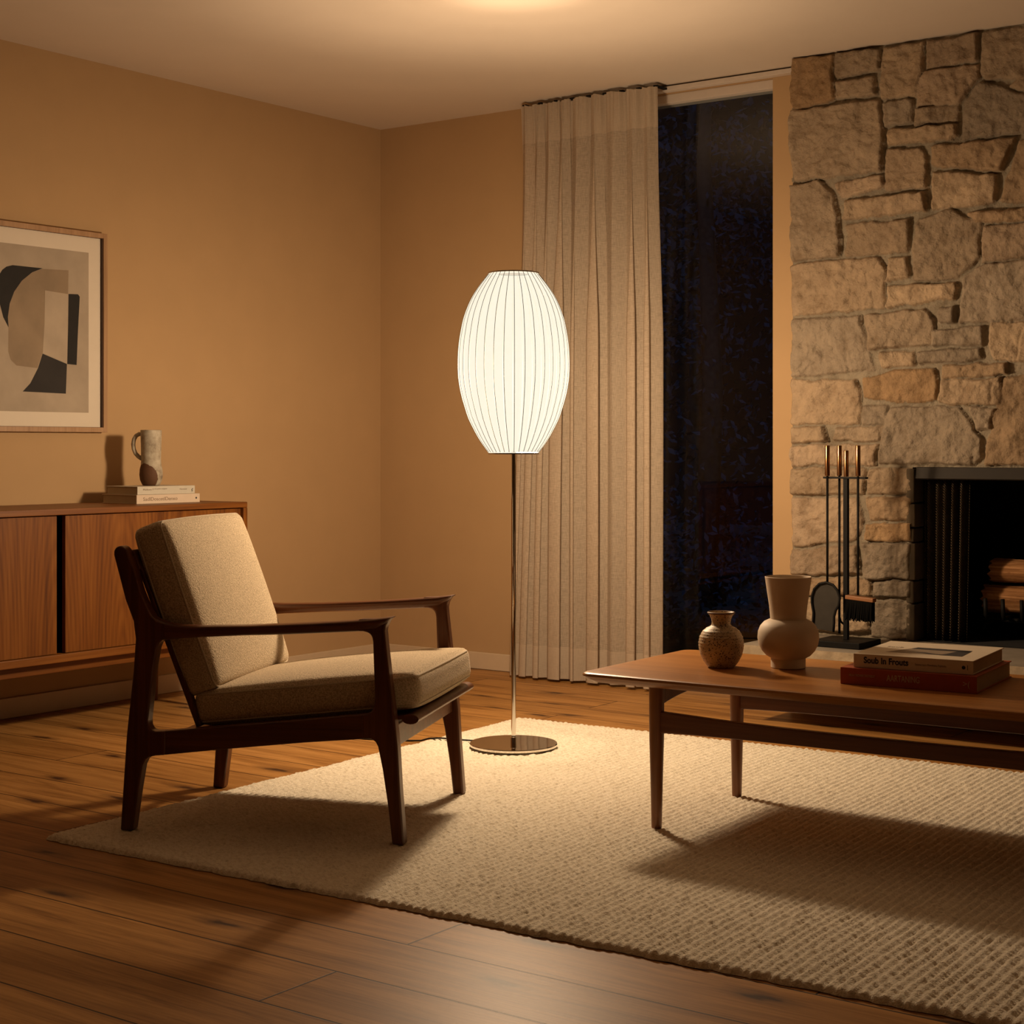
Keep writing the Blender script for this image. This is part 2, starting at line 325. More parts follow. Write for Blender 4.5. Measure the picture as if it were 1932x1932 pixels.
M['print_light'] = plain('print_sand', (0.40, 0.33, 0.25), 0.85, noise=0.08, nscale=12)
M['rebate'] = plain('frame_rebate', (0.05, 0.022, 0.010), 0.7)
M['ground'] = plain('leaf_litter', (0.05, 0.05, 0.045), 0.95, noise=0.5, nscale=20)
M['leaf'] = plain('night_leaf', (0.035, 0.055, 0.085), 0.7, noise=0.4, nscale=6)
M['treebark'] = plain('tree_bark', (0.05, 0.045, 0.04), 0.95, noise=0.3)

# ------------------------------------------------------------------ mesh helpers
def mesh_obj(name, V, Fc, mat, parent=None, smooth=False, bevel=0, seg=2, mats=None, fmat=None, auto=None):
    me = bpy.data.meshes.new(name)
    me.from_pydata([tuple(v) for v in V], [], [tuple(f) for f in Fc])
    bm = bmesh.new(); bm.from_mesh(me)
    bmesh.ops.recalc_face_normals(bm, faces=bm.faces[:]); bm.to_mesh(me); bm.free()
    for m in (mats or [mat]): me.materials.append(m)
    if fmat:
        for i, p in enumerate(me.polygons): p.material_index = fmat[i]
    if smooth or bevel:
        for p in me.polygons: p.use_smooth = True
    o = bpy.data.objects.new(name, me); C.objects.link(o)
    if parent: o.parent = parent
    if bevel:
        b = o.modifiers.new('soft_edges', 'BEVEL'); b.width = bevel; b.segments = seg; b.limit_method = 'ANGLE'; b.angle_limit = R(32)
        b.harden_normals = True
    elif auto:
        me.set_sharp_from_angle(angle=R(auto))
    return o

def join(*parts):
    V, Fc = [], []
    for v, f in parts:
        k = len(V); V += list(v); Fc += [tuple(i + k for i in q) for q in f]
    return V, Fc

def box(x0, y0, z0, x1, y1, z1):
    V = [(x0, y0, z0), (x1, y0, z0), (x1, y1, z0), (x0, y1, z0), (x0, y0, z1), (x1, y0, z1), (x1, y1, z1), (x0, y1, z1)]
    return V, [(3, 2, 1, 0), (4, 5, 6, 7), (0, 1, 5, 4), (1, 2, 6, 5), (2, 3, 7, 6), (3, 0, 4, 7)]

def prism(poly, axis, t0, t1):
    """poly of 2D points extruded along an axis: 'Y' -> (x,z), 'Z' -> (x,y), 'X' -> (y,z)"""
    f = {'Y': lambda p, t: (p[0], t, p[1]), 'Z': lambda p, t: (p[0], p[1], t), 'X': lambda p, t: (t, p[0], p[1])}[axis]
    n = len(poly)
    V = [f(p, t0) for p in poly] + [f(p, t1) for p in poly]
    Fc = [tuple(range(n)), tuple(range(2 * n - 1, n - 1, -1))]
    Fc += [(i, (i + 1) % n, n + (i + 1) % n, n + i) for i in range(n)]
    return V, Fc

def lathe(prof, seg=48, close=True):
    V, Fc = [], []
    n = len(prof)
    for r, z in prof:
        for k in range(seg):
            a = 2 * math.pi * k / seg
            V.append((r * math.cos(a), r * math.sin(a), z))
    for i in range(n - 1):
        for k in range(seg):
            k2 = (k + 1) % seg
            Fc.append((i * seg + k, i * seg + k2, (i + 1) * seg + k2, (i + 1) * seg + k))
    if close:
        Fc.append(tuple(range(seg))); Fc.append(tuple((n - 1) * seg + k for k in range(seg)))
    return V, Fc

def shift(vf, d):
    return [(v[0] + d[0], v[1] + d[1], v[2] + d[2]) for v in vf[0]], vf[1]

def loft(rings, cap=True):
    n = len(rings[0]); V, Fc = [], []
    for r in rings: V += list(r)
    for i in range(len(rings) - 1):
        for k in range(n):
            k2 = (k + 1) % n
            Fc.append((i * n + k, i * n + k2, (i + 1) * n + k2, (i + 1) * n + k))
    if cap:
        Fc.append(tuple(range(n))); Fc.append(tuple((len(rings) - 1) * n + k for k in range(n)))
    return V, Fc

def tube(path, rad, seg=10, closed=False):
    P = [Vector(p) for p in path]; n = len(P)
    if not hasattr(rad, '__len__'): rad = [rad] * n
    rings = []; up = None
    for i in range(n):
        if closed: t = (P[(i + 1) % n] - P[i - 1]).normalized()
        else: t = (P[min(i + 1, n - 1)] - P[max(i - 1, 0)]).normalized()
        if up is None: up = t.orthogonal().normalized()
        up = (up - t * up.dot(t)).normalized(); s = t.cross(up)
        rings.append([tuple(P[i] + (up * math.cos(2 * math.pi * k / seg) + s * math.sin(2 * math.pi * k / seg)) * rad[i]) for k in range(seg)])
    V, Fc = loft(rings, not closed)
    if closed:
        k0 = (n - 1) * seg
        # join with best twist
        best = min(range(seg), key=lambda o: (Vector(rings[-1][0]) - Vector(rings[0][o])).length)
        for k in range(seg):
            k2 = (k + 1) % seg
            Fc.append((k0 + k, k0 + k2, (k2 + best) % seg, (k + best) % seg))
    return V, Fc

def cushion(lx, ly, lz, r, puff, n=(26, 26, 8), pinch=0.0):
    """soft box: rounded edges, crowned large faces; centre at origin"""
    hx, hy, hz = lx / 2, ly / 2, lz / 2
    idx, V, Fc = {}, [], []
    def P(i, j, k):
        key = (i, j, k)
        if key in idx: return idx[key]
        a, b, c = 2 * i / n[0] - 1, 2 * j / n[1] - 1, 2 * k / n[2] - 1
        sm = lambda t: math.sin(t * math.pi / 2) * 0.5 + t * 0.5
        p = Vector((sm(a) * hx, sm(b) * hy, sm(c) * hz))
        q = Vector((max(-hx + r, min(hx - r, p.x)), max(-hy + r, min(hy - r, p.y)), max(-hz + r, min(hz - r, p.z))))
        d = p - q
        if d.length > 1e-9: p = q + d.normalized() * min(r, d.length) if d.length > r else p
        fx, fy = 1 - a * a, 1 - b * b
        p.z += math.copysign(1, c) * puff * (fx * fy) ** 0.6 * abs(c) ** 2
        p.y += math.copysign(1, b) * pinch * fx * abs(b) ** 3
        p.x += math.copysign(1, a) * pinch * fy * abs(a) ** 3
        idx[key] = len(V); V.append(tuple(p)); return idx[key]
    for i in range(n[0]):
        for j in range(n[1]):
            for k in (0, n[2]): Fc.append((P(i, j, k), P(i + 1, j, k), P(i + 1, j + 1, k), P(i, j + 1, k)))
    for i in range(n[0]):
        for k in range(n[2]):
            for j in (0, n[1]): Fc.append((P(i, j, k), P(i + 1, j, k), P(i + 1, j, k + 1), P(i, j, k + 1)))
    for j in range(n[1]):
        for k in range(n[2]):
            for i in (0, n[0]): Fc.append((P(i, j, k), P(i, j + 1, k), P(i, j + 1, k + 1), P(i, j, k + 1)))
    return V, Fc

def rounded_rect(hx, hy, r, seg=6):
    pts = []
    for cx, cy, a0 in ((hx - r, hy - r, 0), (-hx + r, hy - r, 90), (-hx + r, -hy + r, 180), (hx - r, -hy + r, 270)):
        for k in range(seg + 1):
            a = R(a0 + 90 * k / seg); pts.append((cx + r * math.cos(a), cy + r * math.sin(a)))
    return pts

def piping_loop(lx, ly, z, r, rad, pinch=0.0):
    pts = rounded_rect(lx / 2, ly / 2, r, 5)
    out = []
    n = len(pts)
    for i in range(n):
        a, b = Vector(pts[i]), Vector(pts[(i + 1) % n])
        m = max(1, int((b - a).length / 0.04))
        for k in range(m):
            p = a.lerp(b, k / m)
            ax, by = p.x / (lx / 2), p.y / (ly / 2)
            q = Vector((p.x + math.copysign(pinch, ax) * (1 - by * by) * abs(ax) ** 3, p.y + math.copysign(pinch, by) * (1 - ax * ax) * abs(by) ** 3, z))
            out.append(q)
    return tube(out, rad, 6, True)

def xf(vf, m):
    return [tuple(m @ Vector(v)) for v in vf[0]], vf[1]

def empty(name, loc, rz=0.0):
    o = bpy.data.objects.new(name, None); C.objects.link(o)
    o.empty_display_size = 0.1
    o.location = loc; o.rotation_euler = (0, 0, rz)
    return o

def tag(o, label, cat, group=None, kind=None):
    if label: o['label'] = label
    if cat: o['category'] = cat
    if group: o['group'] = group
    if kind: o['kind'] = kind
    return o

def thing(name, label, cat, loc=(0, 0, 0), rz=0.0, group=None):
    return tag(empty(name, loc, rz), label, cat, group)

def struct(o, label=None, cat=None):
    o['kind'] = 'structure'
    if label: o['label'] = label
    if cat: o['category'] = cat
    return o

def text_part(name, body, size, mat, parent, matrix, extrude=0.0002, align='LEFT', width=None, bold=0.0):
    cu = bpy.data.curves.new(name, 'FONT'); cu.body = body; cu.size = size; cu.extrude = extrude; cu.align_x = align; cu.offset = bold; cu.align_y = 'CENTER'
    tmp = bpy.data.objects.new(name + '_tmp', cu); C.objects.link(tmp)
    dg = bpy.context.evaluated_depsgraph_get(); dg.update()
    me = bpy.data.meshes.new_from_object(tmp.evaluated_get(dg))
    bpy.data.objects.remove(tmp)
    if width:
        xs = [v.co.x for v in me.vertices]; k = width / max(1e-6, max(xs) - min(xs))
        for v in me.vertices: v.co.x *= k
    me.transform(matrix)
    me.materials.clear(); me.materials.append(mat); me.name = name
    o = bpy.data.objects.new(name, me); C.objects.link(o); o.parent = parent
    return o

# numpy value noise
def vnoise(x, y, scale, seed):
    rs = np.random.RandomState(seed); G = rs.rand(256, 256)
    u, v = x * scale + 1000.3, y * scale + 1000.7
    i, j = np.floor(u).astype(int), np.floor(v).astype(int)
    a, b = u - i, v - j
    a = a * a * (3 - 2 * a); b = b * b * (3 - 2 * b)
    g = lambda p, q: G[p % 256, q % 256]
    return (g(i, j) * (1 - a) + g(i + 1, j) * a) * (1 - b) + (g(i, j + 1) * (1 - a) + g(i + 1, j + 1) * a) * b - 0.5

def fbm(x, y, scale, seed, oct=4):
    s = 0; amp = 1.0
    for k in range(oct):
        s = s + amp * vnoise(x, y, scale * 2 ** k, seed + k); amp *= 0.5
    return s

def grid_mesh(name, V, nu, nv, mat, parent, keep=None, colors=None):
    """V: (nu*nv,3) array; quads between neighbours"""
    me = bpy.data.meshes.new(name)
    I = np.arange(nu * nv).reshape(nu, nv)
    Q = np.stack([I[:-1, :-1], I[1:, :-1], I[1:, 1:], I[:-1, 1:]], -1).reshape(-1, 4)
    if keep is not None: Q = Q[keep.reshape(-1)]
    me.vertices.add(len(V)); me.vertices.foreach_set('co', V.astype(np.float32).ravel())
    me.loops.add(Q.size); me.loops.foreach_set('vertex_index', Q.astype(np.int32).ravel())
    me.polygons.add(len(Q)); me.polygons.foreach_set('loop_start', np.arange(0, Q.size, 4, dtype=np.int32))
    me.polygons.foreach_set('use_smooth', np.ones(len(Q), bool))
    me.update(calc_edges=True); me.validate()
    if colors is not None:
        ca = me.color_attributes.new('stone_color', 'FLOAT_COLOR', 'POINT')
        ca.data.foreach_set('color', colors.astype(np.float32).ravel())
    me.materials.append(mat)
    o = bpy.data.objects.new(name, me); C.objects.link(o)
    if parent: o.parent = parent
    return o

# ================================================================== ROOM
ZC = 2.495
XR, YF = 9.5, -11.0            # right wall and the wall behind the camera
struct(mesh_obj('floor', *box(-0.1, YF - 0.1, -0.1, XR + 0.1, 0.12, 0.0), M['floor']), 'warm brown oak plank floor with knots', 'floor')
struct(mesh_obj('ceiling', *box(-0.1, YF - 0.1, ZC, XR + 0.1, 0.12, ZC + 0.1), M['ceiling']), 'plain cream painted ceiling', 'ceiling')
struct(mesh_obj('wall_left', *box(-0.1, YF, 0, 0, 0.0, ZC), M['wall']), 'sand coloured wall behind the sideboard', 'wall')
WX0, WX1, WZ = 0.93, 2.053, 2.466
OX0, OX1, OZ0, OZ1 = 2.695, 3.95, 0.285, 0.926       # fireplace opening
struct(mesh_obj('wall_back', *join(
    box(-0.1, 0, 0, WX0, 0.12, ZC), box(WX0, 0, WZ, WX1, 0.12, ZC), box(WX1, 0, 0, OX0 - 0.03, 0.12, ZC),
    box(OX0 - 0.03, 0, OZ1 + 0.03, OX1 + 0.03, 0.12, ZC), box(OX0 - 0.03, 0, 0, OX1 + 0.03, 0.12, OZ0 - 0.02), box(OX1 + 0.03, 0, 0, XR + 0.1, 0.12, ZC)),
    M['wall']), 'sand coloured wall behind the floor lamp and curtain', 'wall')
struct(mesh_obj('wall_right', *box(XR, YF, 0, XR + 0.1, 0, ZC), M['wall']), 'sand coloured wall beyond the fireplace', 'wall')
struct(mesh_obj('wall_front', *box(-0.1, YF - 0.1, 0, XR + 0.1, YF, ZC), M['wall']), 'sand coloured wall opposite the fireplace', 'wall')
struct(mesh_obj('baseboard_left', *box(0.0005, YF + 0.01, 0.0005, 0.014, -0.0005, 0.076), M['trim'], bevel=0.003), 'painted baseboard under the sideboard wall', 'baseboard')
struct(mesh_obj('baseboard_back', *box(0.0145, -0.014, 0.0005, WX0 - 0.02, -0.0005, 0.076), M['trim'], bevel=0.003), 'painted baseboard left of the curtain', 'baseboard')

# window: floor-to-ceiling sliding pane
w = struct(empty('window_1', (0, 0, 0)), 'tall dark glass window between curtain and stone chimney', 'window')
mesh_obj('window_frame', *join(box(WX0, 0.012, WZ - 0.036, WX1, 0.10, WZ), box(WX0, 0.012, 0.0005, WX1, 0.10, 0.035),
                               box(WX1 - 0.006, 0.012, 0.035, WX1, 0.10, WZ - 0.036), box(WX0, 0.012, 0.035, WX0 + 0.04, 0.10, WZ - 0.036)),
         M['white_metal'], w, bevel=0.002)
mesh_obj('window_glass', *box(WX0 + 0.04, 0.05, 0.035, WX1 - 0.006, 0.056, WZ - 0.036), M['glass'], w)
# curtain track: slim rail just under the ceiling, running on to the chimney
ct = thing('curtain_track', 'slim pale curtain track under the ceiling above the window', 'curtain track', (0, 0, 0))
mesh_obj('track_rail', *box(0.90, -0.040, 2.469, 2.172, -0.0008, 2.488), M['white_metal'], ct, bevel=0.002)

# ================================================================== CURTAIN
cur = thing('curtain', 'sheer oatmeal linen curtain hanging in folds left of the dark window', 'curtain', (1.25, -0.11, 0.0))
def build_curtain():
    # each fold: width, depth factor, and how much it rolls over its neighbour
    folds = [(0.062, 0.9, 0.5), (0.050, 0.7, 0.6), (0.085, 1.0, 0.5), (0.060, 1.1, 0.9), (0.100, 0.8, 0.4), (0.072, 1.2, 0.9), (0.110, 0.7, 0.3), (0.085, 1.0, 0.7), (0.066, 0.9, 0.5)]
    tot = sum(f[0] for f in folds)
    edges = [0]
    for f in folds: edges.append(edges[-1] + f[0] * 0.685 / tot)
    nz = 90; per = 22; rows = []
    zt, zb = 2.474, 0.012
    nf = len(folds)
    for j in range(nz + 1):
        z = zt + (zb - zt) * j / nz
        h = (zt - z) / (zt - zb)
        row = []
        for i in range(nf * per + 1):
            q = i / per; fi = min(nf - 1, int(q)); t = q - fi
            f = folds[fi]; g = folds[min(nf - 1, fi + 1)]
            dep = f[1] * (1 - t) + g[1] * t; rol = f[2]
            u = edges[fi] + (edges[fi + 1] - edges[fi]) * t
            A = (0.011 + 0.027 * min(1, h * 2.4)) * dep
            ph = 2 * math.pi * t
            # flat-topped, rounded folds
            y = A * math.copysign(abs(math.cos(ph)) ** 0.85, math.cos(ph))
            ov = -1.25 * rol * A * math.sin(2 * ph) * min(1, 0.25 + h * 2.0)
            pl_ = max(0, (z - 2.24) / 0.23)                     # pinch pleats gathered in the heading
            y += -0.009 * pl_ * max(0, math.cos(2 * ph + 0.6 * fi)) + 0.004 * pl_ * math.sin(5 * ph + fi)
            x = u - 0.345 + ov + 0.005 * math.sin(2.3 * h + fi * 1.3)
            x -= 0.065 * h ** 1.3 * max(0, 1 - u / 0.50)        # the left side flares out at the floor
            y += 0.008 * math.sin(4 * h + u * 9)
            row.append((x, y - 0.012, z + (0.004 * math.sin(ph + fi) if j == 0 else 0)))
        rows.append(row)
    nc = len(rows[0])
    V = [p for r in rows for p in r]; Fc = []; fm = []
    for j in range(nz):
        zmid = rows[j][0][2]
        for i in range(nc - 1):
            Fc.append((j * nc + i, j * nc + i + 1, (j + 1) * nc + i + 1, (j + 1) * nc + i))
            fm.append(1 if (zmid > 2.315 or zmid < 0.165) else 0)
    return V, Fc, fm
V, Fc, fm = build_curtain()
mesh_obj('drape', V, Fc, None, cur, smooth=True, mats=[M['curtain'], M['curtain2']], fmat=fm)
# little dark hooks that carry the heading from the track
for k in range(9):
    x = -0.33 + k * 0.0825
    mesh_obj('hook', *box(x - 0.010, -0.010, 2.474, x + 0.010, 0.075, 2.481), M['iron'], cur, bevel=0.002)

# ================================================================== FIREPLACE
fp = thing('stone_fireplace', 'floor-to-ceiling fieldstone fireplace with raised hearth and dark opening', 'fireplace', (3.2, -0.13, 0.0))
FX, FY = 3.2, -0.13
SY = -0.165
def c4(x, y): return (1440 + x * 0.32094, y * 0.32094)
def c5(x, y): return (1440 + x * 0.36230, 560 + y * 0.36230)
S4 = [
 [(165,345),(395,325),(400,580),(180,635),(155,600)], [(415,315),(670,290),(670,405),(425,450)], [(420,480),(640,455),(650,550),(420,575)],
 [(700,280),(930,250),(925,400),(890,550),(690,565),(685,440)], [(955,245),(1245,195),(1240,345),(960,385)],
 [(1280,195),(1533,140),(1533,440),(1300,460),(1270,430)], [(945,410),(1240,378),(1250,460),(1140,600),(905,615),(905,520)],
 [(160,650),(670,590),(690,780),(680,1000),(180,1055),(152,800)], [(705,600),(865,580),(865,710),(705,735)], [(900,640),(1130,615),(1140,700),(890,725)],
 [(1270,485),(1533,590),(1533,750),(1165,810),(1180,600)], [(735,765),(1125,730),(1130,790),(1090,810),(730,850)], [(1480,460),(1533,450),(1533,540),(1440,500)],
 [(990,860),(1470,810),(1385,1000),(990,960)], [(715,885),(920,880),(950,940),(950,1095),(705,1110)], [(415,1080),(680,1035),(690,1100),(450,1150)],
 [(155,1095),(310,1065),(400,1130),(440,1480),(430,1500),(165,1530)], [(485,1175),(935,1130),(950,1230),(470,1280)],
 [(1000,1010),(1365,1030),(1350,1180),(1290,1195),(990,1220)], [(1505,830),(1533,800),(1533,1180),(1400,1180),(1420,1060)],
 [(480,1320),(850,1290),(830,1470),(480,1500)], [(900,1300),(1085,1225),(1260,1320),(1255,1500),(1130,1625),(880,1645),(865,1450)],
 [(1200,1255),(1533,1215),(1533,1290),(1240,1300)], [(1290,1330),(1533,1315),(1533,1490),(1275,1540)],
 [(155,1560),(660,1515),(700,1590),(695,1800),(158,1850)], [(740,1515),(830,1510),(840,1630),(720,1650)], [(735,1690),(1110,1665),(1130,1690),(1110,1750),(720,1800)],
 [(1250,1570),(1533,1520),(1533,1870),(1150,1890),(1180,1640)]]
S5 = [
 [(142,125),(490,100),(560,375),(142,415)], [(530,100),(830,65),(880,120),(870,240),(550,270)], [(910,70),(985,50),(985,130),(920,125)],
 [(885,180),(1130,155),(1130,245),(880,250)], [(600,290),(770,285),(775,345),(610,365)], [(810,290),(1120,270),(1130,320),(810,345)],
 [(1180,140),(1358,135),(1358,330),(1200,320),(1165,240)], [(138,440),(465,440),(490,500),(490,655),(138,660)], [(510,430),(740,375),(880,385),(890,530),(720,545),(520,520)],
 [(930,360),(1255,345),(1255,400),(925,420)], [(920,440),(1225,430),(1225,550),(1050,560),(915,550)], [(515,575),(635,570),(625,660),(515,660)],
 [(660,575),(1000,580),(1130,740),(1120,830),(1080,870),(600,860),(620,700)], [(1070,580),(1200,585),(1170,680),(1110,680)],
 [(1358,370),(1358,870),(1150,865),(1170,720),(1250,430)], [(142,685),(300,680),(320,750),(142,755)], [(370,685),(615,680),(590,750),(360,740)],
 [(140,780),(580,775),(565,870),(140,870)], [(142,895),(520,900),(508,1022),(142,1025)], [(545,900),(760,895),(768,1025),(535,1022)],
 [(138,1055),(480,1055),(505,1160),(470,1260),(150,1300)], [(535,1050),(760,1050),(752,1160),(545,1155)], [(530,1190),(765,1190),(758,1265),(530,1265)],
 [(142,1330),(480,1305),(490,1440),(142,1440)], [(520,1290),(755,1290),(752,1465),(525,1465)], [(150,1465),(540,1480),(550,1550),(160,1545)],
 [(570,1490),(758,1490),(756,1560),(570,1555)], [(150,1570),(530,1580),(545,1735),(150,1740)], [(565,1590),(760,1590),(768,1785),(555,1770)]]
rs = random.Random(11)
polys = []
for P in S4:
    P = [(x + (110 + rs.uniform(-20, 30) if x >= 1530 else 0), y) for x, y in P]
    polys.append([on_y(*c4(x, y), SY) for x, y in P])
for P in S5:
    P = [(x + (100 + rs.uniform(-20, 30) if x >= 1355 else 0), y) for x, y in P]
    polys.append([on_y(*c5(x, y), SY) for x, y in P])
# the rest of the chimney, beyond the frame
z = OZ1 + 0.02
X1 = 4.35
while z < ZC - 0.05:
    hgt = rs.uniform(0.10, 0.22); 
    if z + hgt > ZC - 0.02: hgt = ZC - 0.015 - z
    x = 3.285 + rs.uniform(0, 0.03)
    while x < X1 - 0.05:
        wd = min(rs.uniform(0.14, 0.36), X1 - x)
        j = lambda: rs.uniform(-0.012, 0.012)
        polys.append([(x + j(), z + j()), (x + wd + j(), z + j()), (x + wd + j(), z + hgt + j()), (x + j(), z + hgt + j())])
        x += wd + 0.022
    z += hgt + 0.022
z = OZ0
while z < OZ1 - 0.04:
    hgt = rs.uniform(0.08, 0.16); polys.append([(OX1 + 0.01, z + 0.01), (X1, z + 0.01), (X1, z + hgt), (OX1 + 0.01, z + hgt)]); z += hgt + 0.02

def build_stonework():
    st = 0.0045
    xs = np.arange(2.160, X1 + 0.02, st); zs = np.arange(OZ0 - 0.004, ZC + 0.001, st)
    zs[-1] = ZC - 0.0005
    X, Z = np.meshgrid(xs, zs, indexing='ij')
    wx = X + 0.010 * fbm(X, Z, 22, 5, 3); wz = Z + 0.010 * fbm(X, Z, 22, 15, 3)
    mort = 0.004 * fbm(X, Z, 60, 30, 3) + 0.008
    H = mort.copy()
    pal = [(0.385, 0.290, 0.195), (0.35, 0.272, 0.19), (0.41, 0.310, 0.208), (0.365, 0.262, 0.165), (0.33, 0.268, 0.198), (0.39, 0.295, 0.205), (0.37, 0.245, 0.135)]
    col = np.zeros(X.shape + (4,)); col[..., :3] = (0.29, 0.245, 0.18); col[..., 3] = 1
    inside_any = np.zeros(X.shape, bool)
    for n, P in enumerate(polys):
        px = [p[0] for p in P]; pz = [p[1] for p in P]
        i0 = max(0, int((min(px) - 0.03 - xs[0]) / st)); i1 = min(len(xs), int((max(px) + 0.03 - xs[0]) / st) + 1)
        j0 = max(0, int((min(pz) - 0.03 - zs[0]) / st)); j1 = min(len(zs), int((max(pz) + 0.03 - zs[0]) / st) + 1)
        if i1 <= i0 or j1 <= j0: continue
        x, zz = wx[i0:i1, j0:j1], wz[i0:i1, j0:j1]
        d = np.full(x.shape, 9.0); ins = np.zeros(x.shape, bool)
        m = len(P)
        for a in range(m):
            (ax, az), (bx, bz) = P[a], P[(a + 1) % m]
            ex, ez = bx - ax, bz - az
            t = np.clip(((x - ax) * ex + (zz - az) * ez) / (ex * ex + ez * ez + 1e-12), 0, 1)
            d = np.minimum(d, np.hypot(x - ax - t * ex, zz - az - t * ez))
            if abs(ez) > 1e-9:
                c = ((az > zz) != (bz > zz)) & (x < ex * (zz - az) / ez + ax); ins ^= c
        d = np.where(ins, d, -d) + 0.0062
        e = np.clip(d / 0.009, 0, 1); prof = np.sqrt(np.clip(1 - (1 - e) ** 2, 0, 1))
        cx, cz = sum(px) / m, sum(pz) / m
        hh = rs.uniform(0.014, 0.029)
        tilt = rs.uniform(-0.05, 0.05) * (x - cx) + rs.uniform(-0.05, 0.05) * (zz - cz)
        rough = 0.020 * fbm(X[i0:i1, j0:j1] + n, Z[i0:i1, j0:j1], 9, 40 + n % 7, 5) + 0.013 * np.abs(fbm(X[i0:i1, j0:j1] + 0.02 * Z[i0:i1, j0:j1], Z[i0:i1, j0:j1] + n, 22, 70, 5)) - 0.007 * np.clip(0.06 - np.abs(vnoise(X[i0:i1, j0:j1] + 0.3 * n, Z[i0:i1, j0:j1] * 0.7, 11, 55)), 0, 0.06) / 0.06 * np.clip(vnoise(X[i0:i1, j0:j1], Z[i0:i1, j0:j1] + n, 8, 66) * 4, 0, 1)
        h = mort[i0:i1, j0:j1] + prof * (hh + tilt + rough)
        ok = d > 0
        H[i0:i1, j0:j1] = np.where(ok, np.maximum(h, H[i0:i1, j0:j1]), H[i0:i1, j0:j1])
        base = np.array(rs.choice(pal)) * rs.uniform(0.78, 1.04)
        sub = col[i0:i1, j0:j1]; sub[ok, :3] = base
        inside_any[i0:i1, j0:j1] |= ok
    left = 2.206 + 0.006 * fbm(X, Z, 18, 90, 2)
    outside = (X < left) & ~inside_any | (X < 2.172) | (X > X1)
    Y = np.where(outside, 0.128, -H)
    Vv = np.stack([X - FX, Y, Z], -1).reshape(-1, 3)
    cxm = (X[:-1, :-1] + X[1:, 1:]) / 2; czm = (Z[:-1, :-1] + Z[1:, 1:]) / 2
    edge = OX0 + 0.004 * 0
    hole = (cxm > edge) & (cxm < OX1) & (czm < OZ1)
    allout = outside[:-1, :-1] & outside[1:, 1:] & outside[1:, :-1] & outside[:-1, 1:]
    return Vv, len(xs), len(zs), ~(hole | allout), col.reshape(-1, 4)
Vv, nu, nv, keep, colr = build_stonework()
grid_mesh('stonework', Vv, nu, nv, M['stone'], fp, keep, colr)
def loc_fp(vf): return [(v[0] - FX, v[1] - FY, v[2]) for v in vf[0]], vf[1]
YB = 0.50
mesh_obj('firebox', *loc_fp(join(box(OX0 - 0.02, -0.03, OZ0 - 0.02, OX0, YB, OZ1), box(OX1, -0.128, OZ0 - 0.02, OX1 + 0.02, YB, OZ1),
        box(OX0 - 0.02, YB, OZ0 - 0.02, OX1 + 0.02, YB + 0.02, OZ1 + 0.02), box(OX0 - 0.02, -0.128, OZ1, OX1 + 0.02, YB, OZ1 + 0.02), box(OX0, -0.10, OZ0 - 0.02, OX1, YB, OZ0 + 0.001))), M['soot'], fp)
# rough return of the left jamb: courses of stone seen edge-on
jb = []
for z0, z1, dx in ((0.287, 0.42, 0.004), (0.425, 0.505, 0.0), (0.51, 0.645, 0.006), (0.65, 0.70, 0.001), (0.705, 0.79, 0.005), (0.795, 0.92, 0.002)):
    jb.append(box(OX0 - 0.019, -0.155, z0, OX0 + 0.010 + dx, -0.06, z1))
mesh_obj('jamb_stones', *loc_fp(join(*jb)), M['jamb'], fp, bevel=0.005)
# steel lintel: sloped face
LZ0, LZ1 = 0.880, 0.926
mesh_obj('lintel', *loc_fp(prism([(-0.150, LZ1), (-0.158, LZ0 + 0.004), (-0.150, LZ0), (-0.10, LZ0), (-0.10, LZ1)], 'X', OX0 + 0.018, OX1)), M['lintel'], fp, bevel=0.002)
# hanging mesh curtain of the fire screen, drawn to the left
sv, sf = [], []
ns, nzz = 90, 12
for j in range(nzz + 1):
    z = 0.292 + (0.885 - 0.292) * j / nzz
    for i in range(ns + 1):
        t = i / ns
        x = 2.713 + t * (0.165 + 0.012 * j / nzz)
        y = -0.075 + 0.016 * math.sin(t * 2 * math.pi * 5.5 + 0.4) + 0.006 * math.sin(t * 27)
        sv.append((x - FX, y - FY, z))
for j in range(nzz):
    for i in range(ns):
        a = j * (ns + 1) + i; sf.append((a, a + 1, a + ns + 2, a + ns + 1))
so = mesh_obj('mesh_screen', sv, sf, M['screen'], fp, smooth=True)
sm = so.modifiers.new('thick', 'SOLIDIFY'); sm.thickness = 0.002
# raised hearth: cantilevered slab with a rough split edge on a recessed plinth
def rough_slab(x0, y0, x1, y1, z0, z1):
    V, Fc = [], []
    nx = 150
    rr = random.Random(5)
    for i in range(nx + 1):
        x = x0 + (x1 - x0) * i / nx
        for k in range(7):
            zz = z0 + (z1 - z0) * k / 6
            d = rr.uniform(-0.004, 0.003) if 0 < k < 6 else rr.uniform(-0.0015, 0.001)
            V.append((x, y0 - d, zz))
        V.append((x, y1, z1)); V.append((x, y1, z0))
    for i in range(nx):
        for k in range(9):
            a = i * 9 + k; b = i * 9 + (k + 1) % 9
            Fc.append((a, b, b + 9, a + 9))
    Fc.append(tuple(range(9))); Fc.append(tuple(nx * 9 + k for k in range(9)))
    fm = [0 if (f % 9) >= 6 else 1 for f in range(nx * 9)] + [1, 1]
    return V, Fc, fm
V, Fc, fm = rough_slab(2.222, -0.60, X1, -0.126, 0.135, 0.2845)
V, Fc = loc_fp((V, Fc))
mesh_obj('hearth_slab', V, Fc, None, fp, mats=[M['hearth'], M['hearth_edge']], fmat=fm, smooth=True, auto=60)
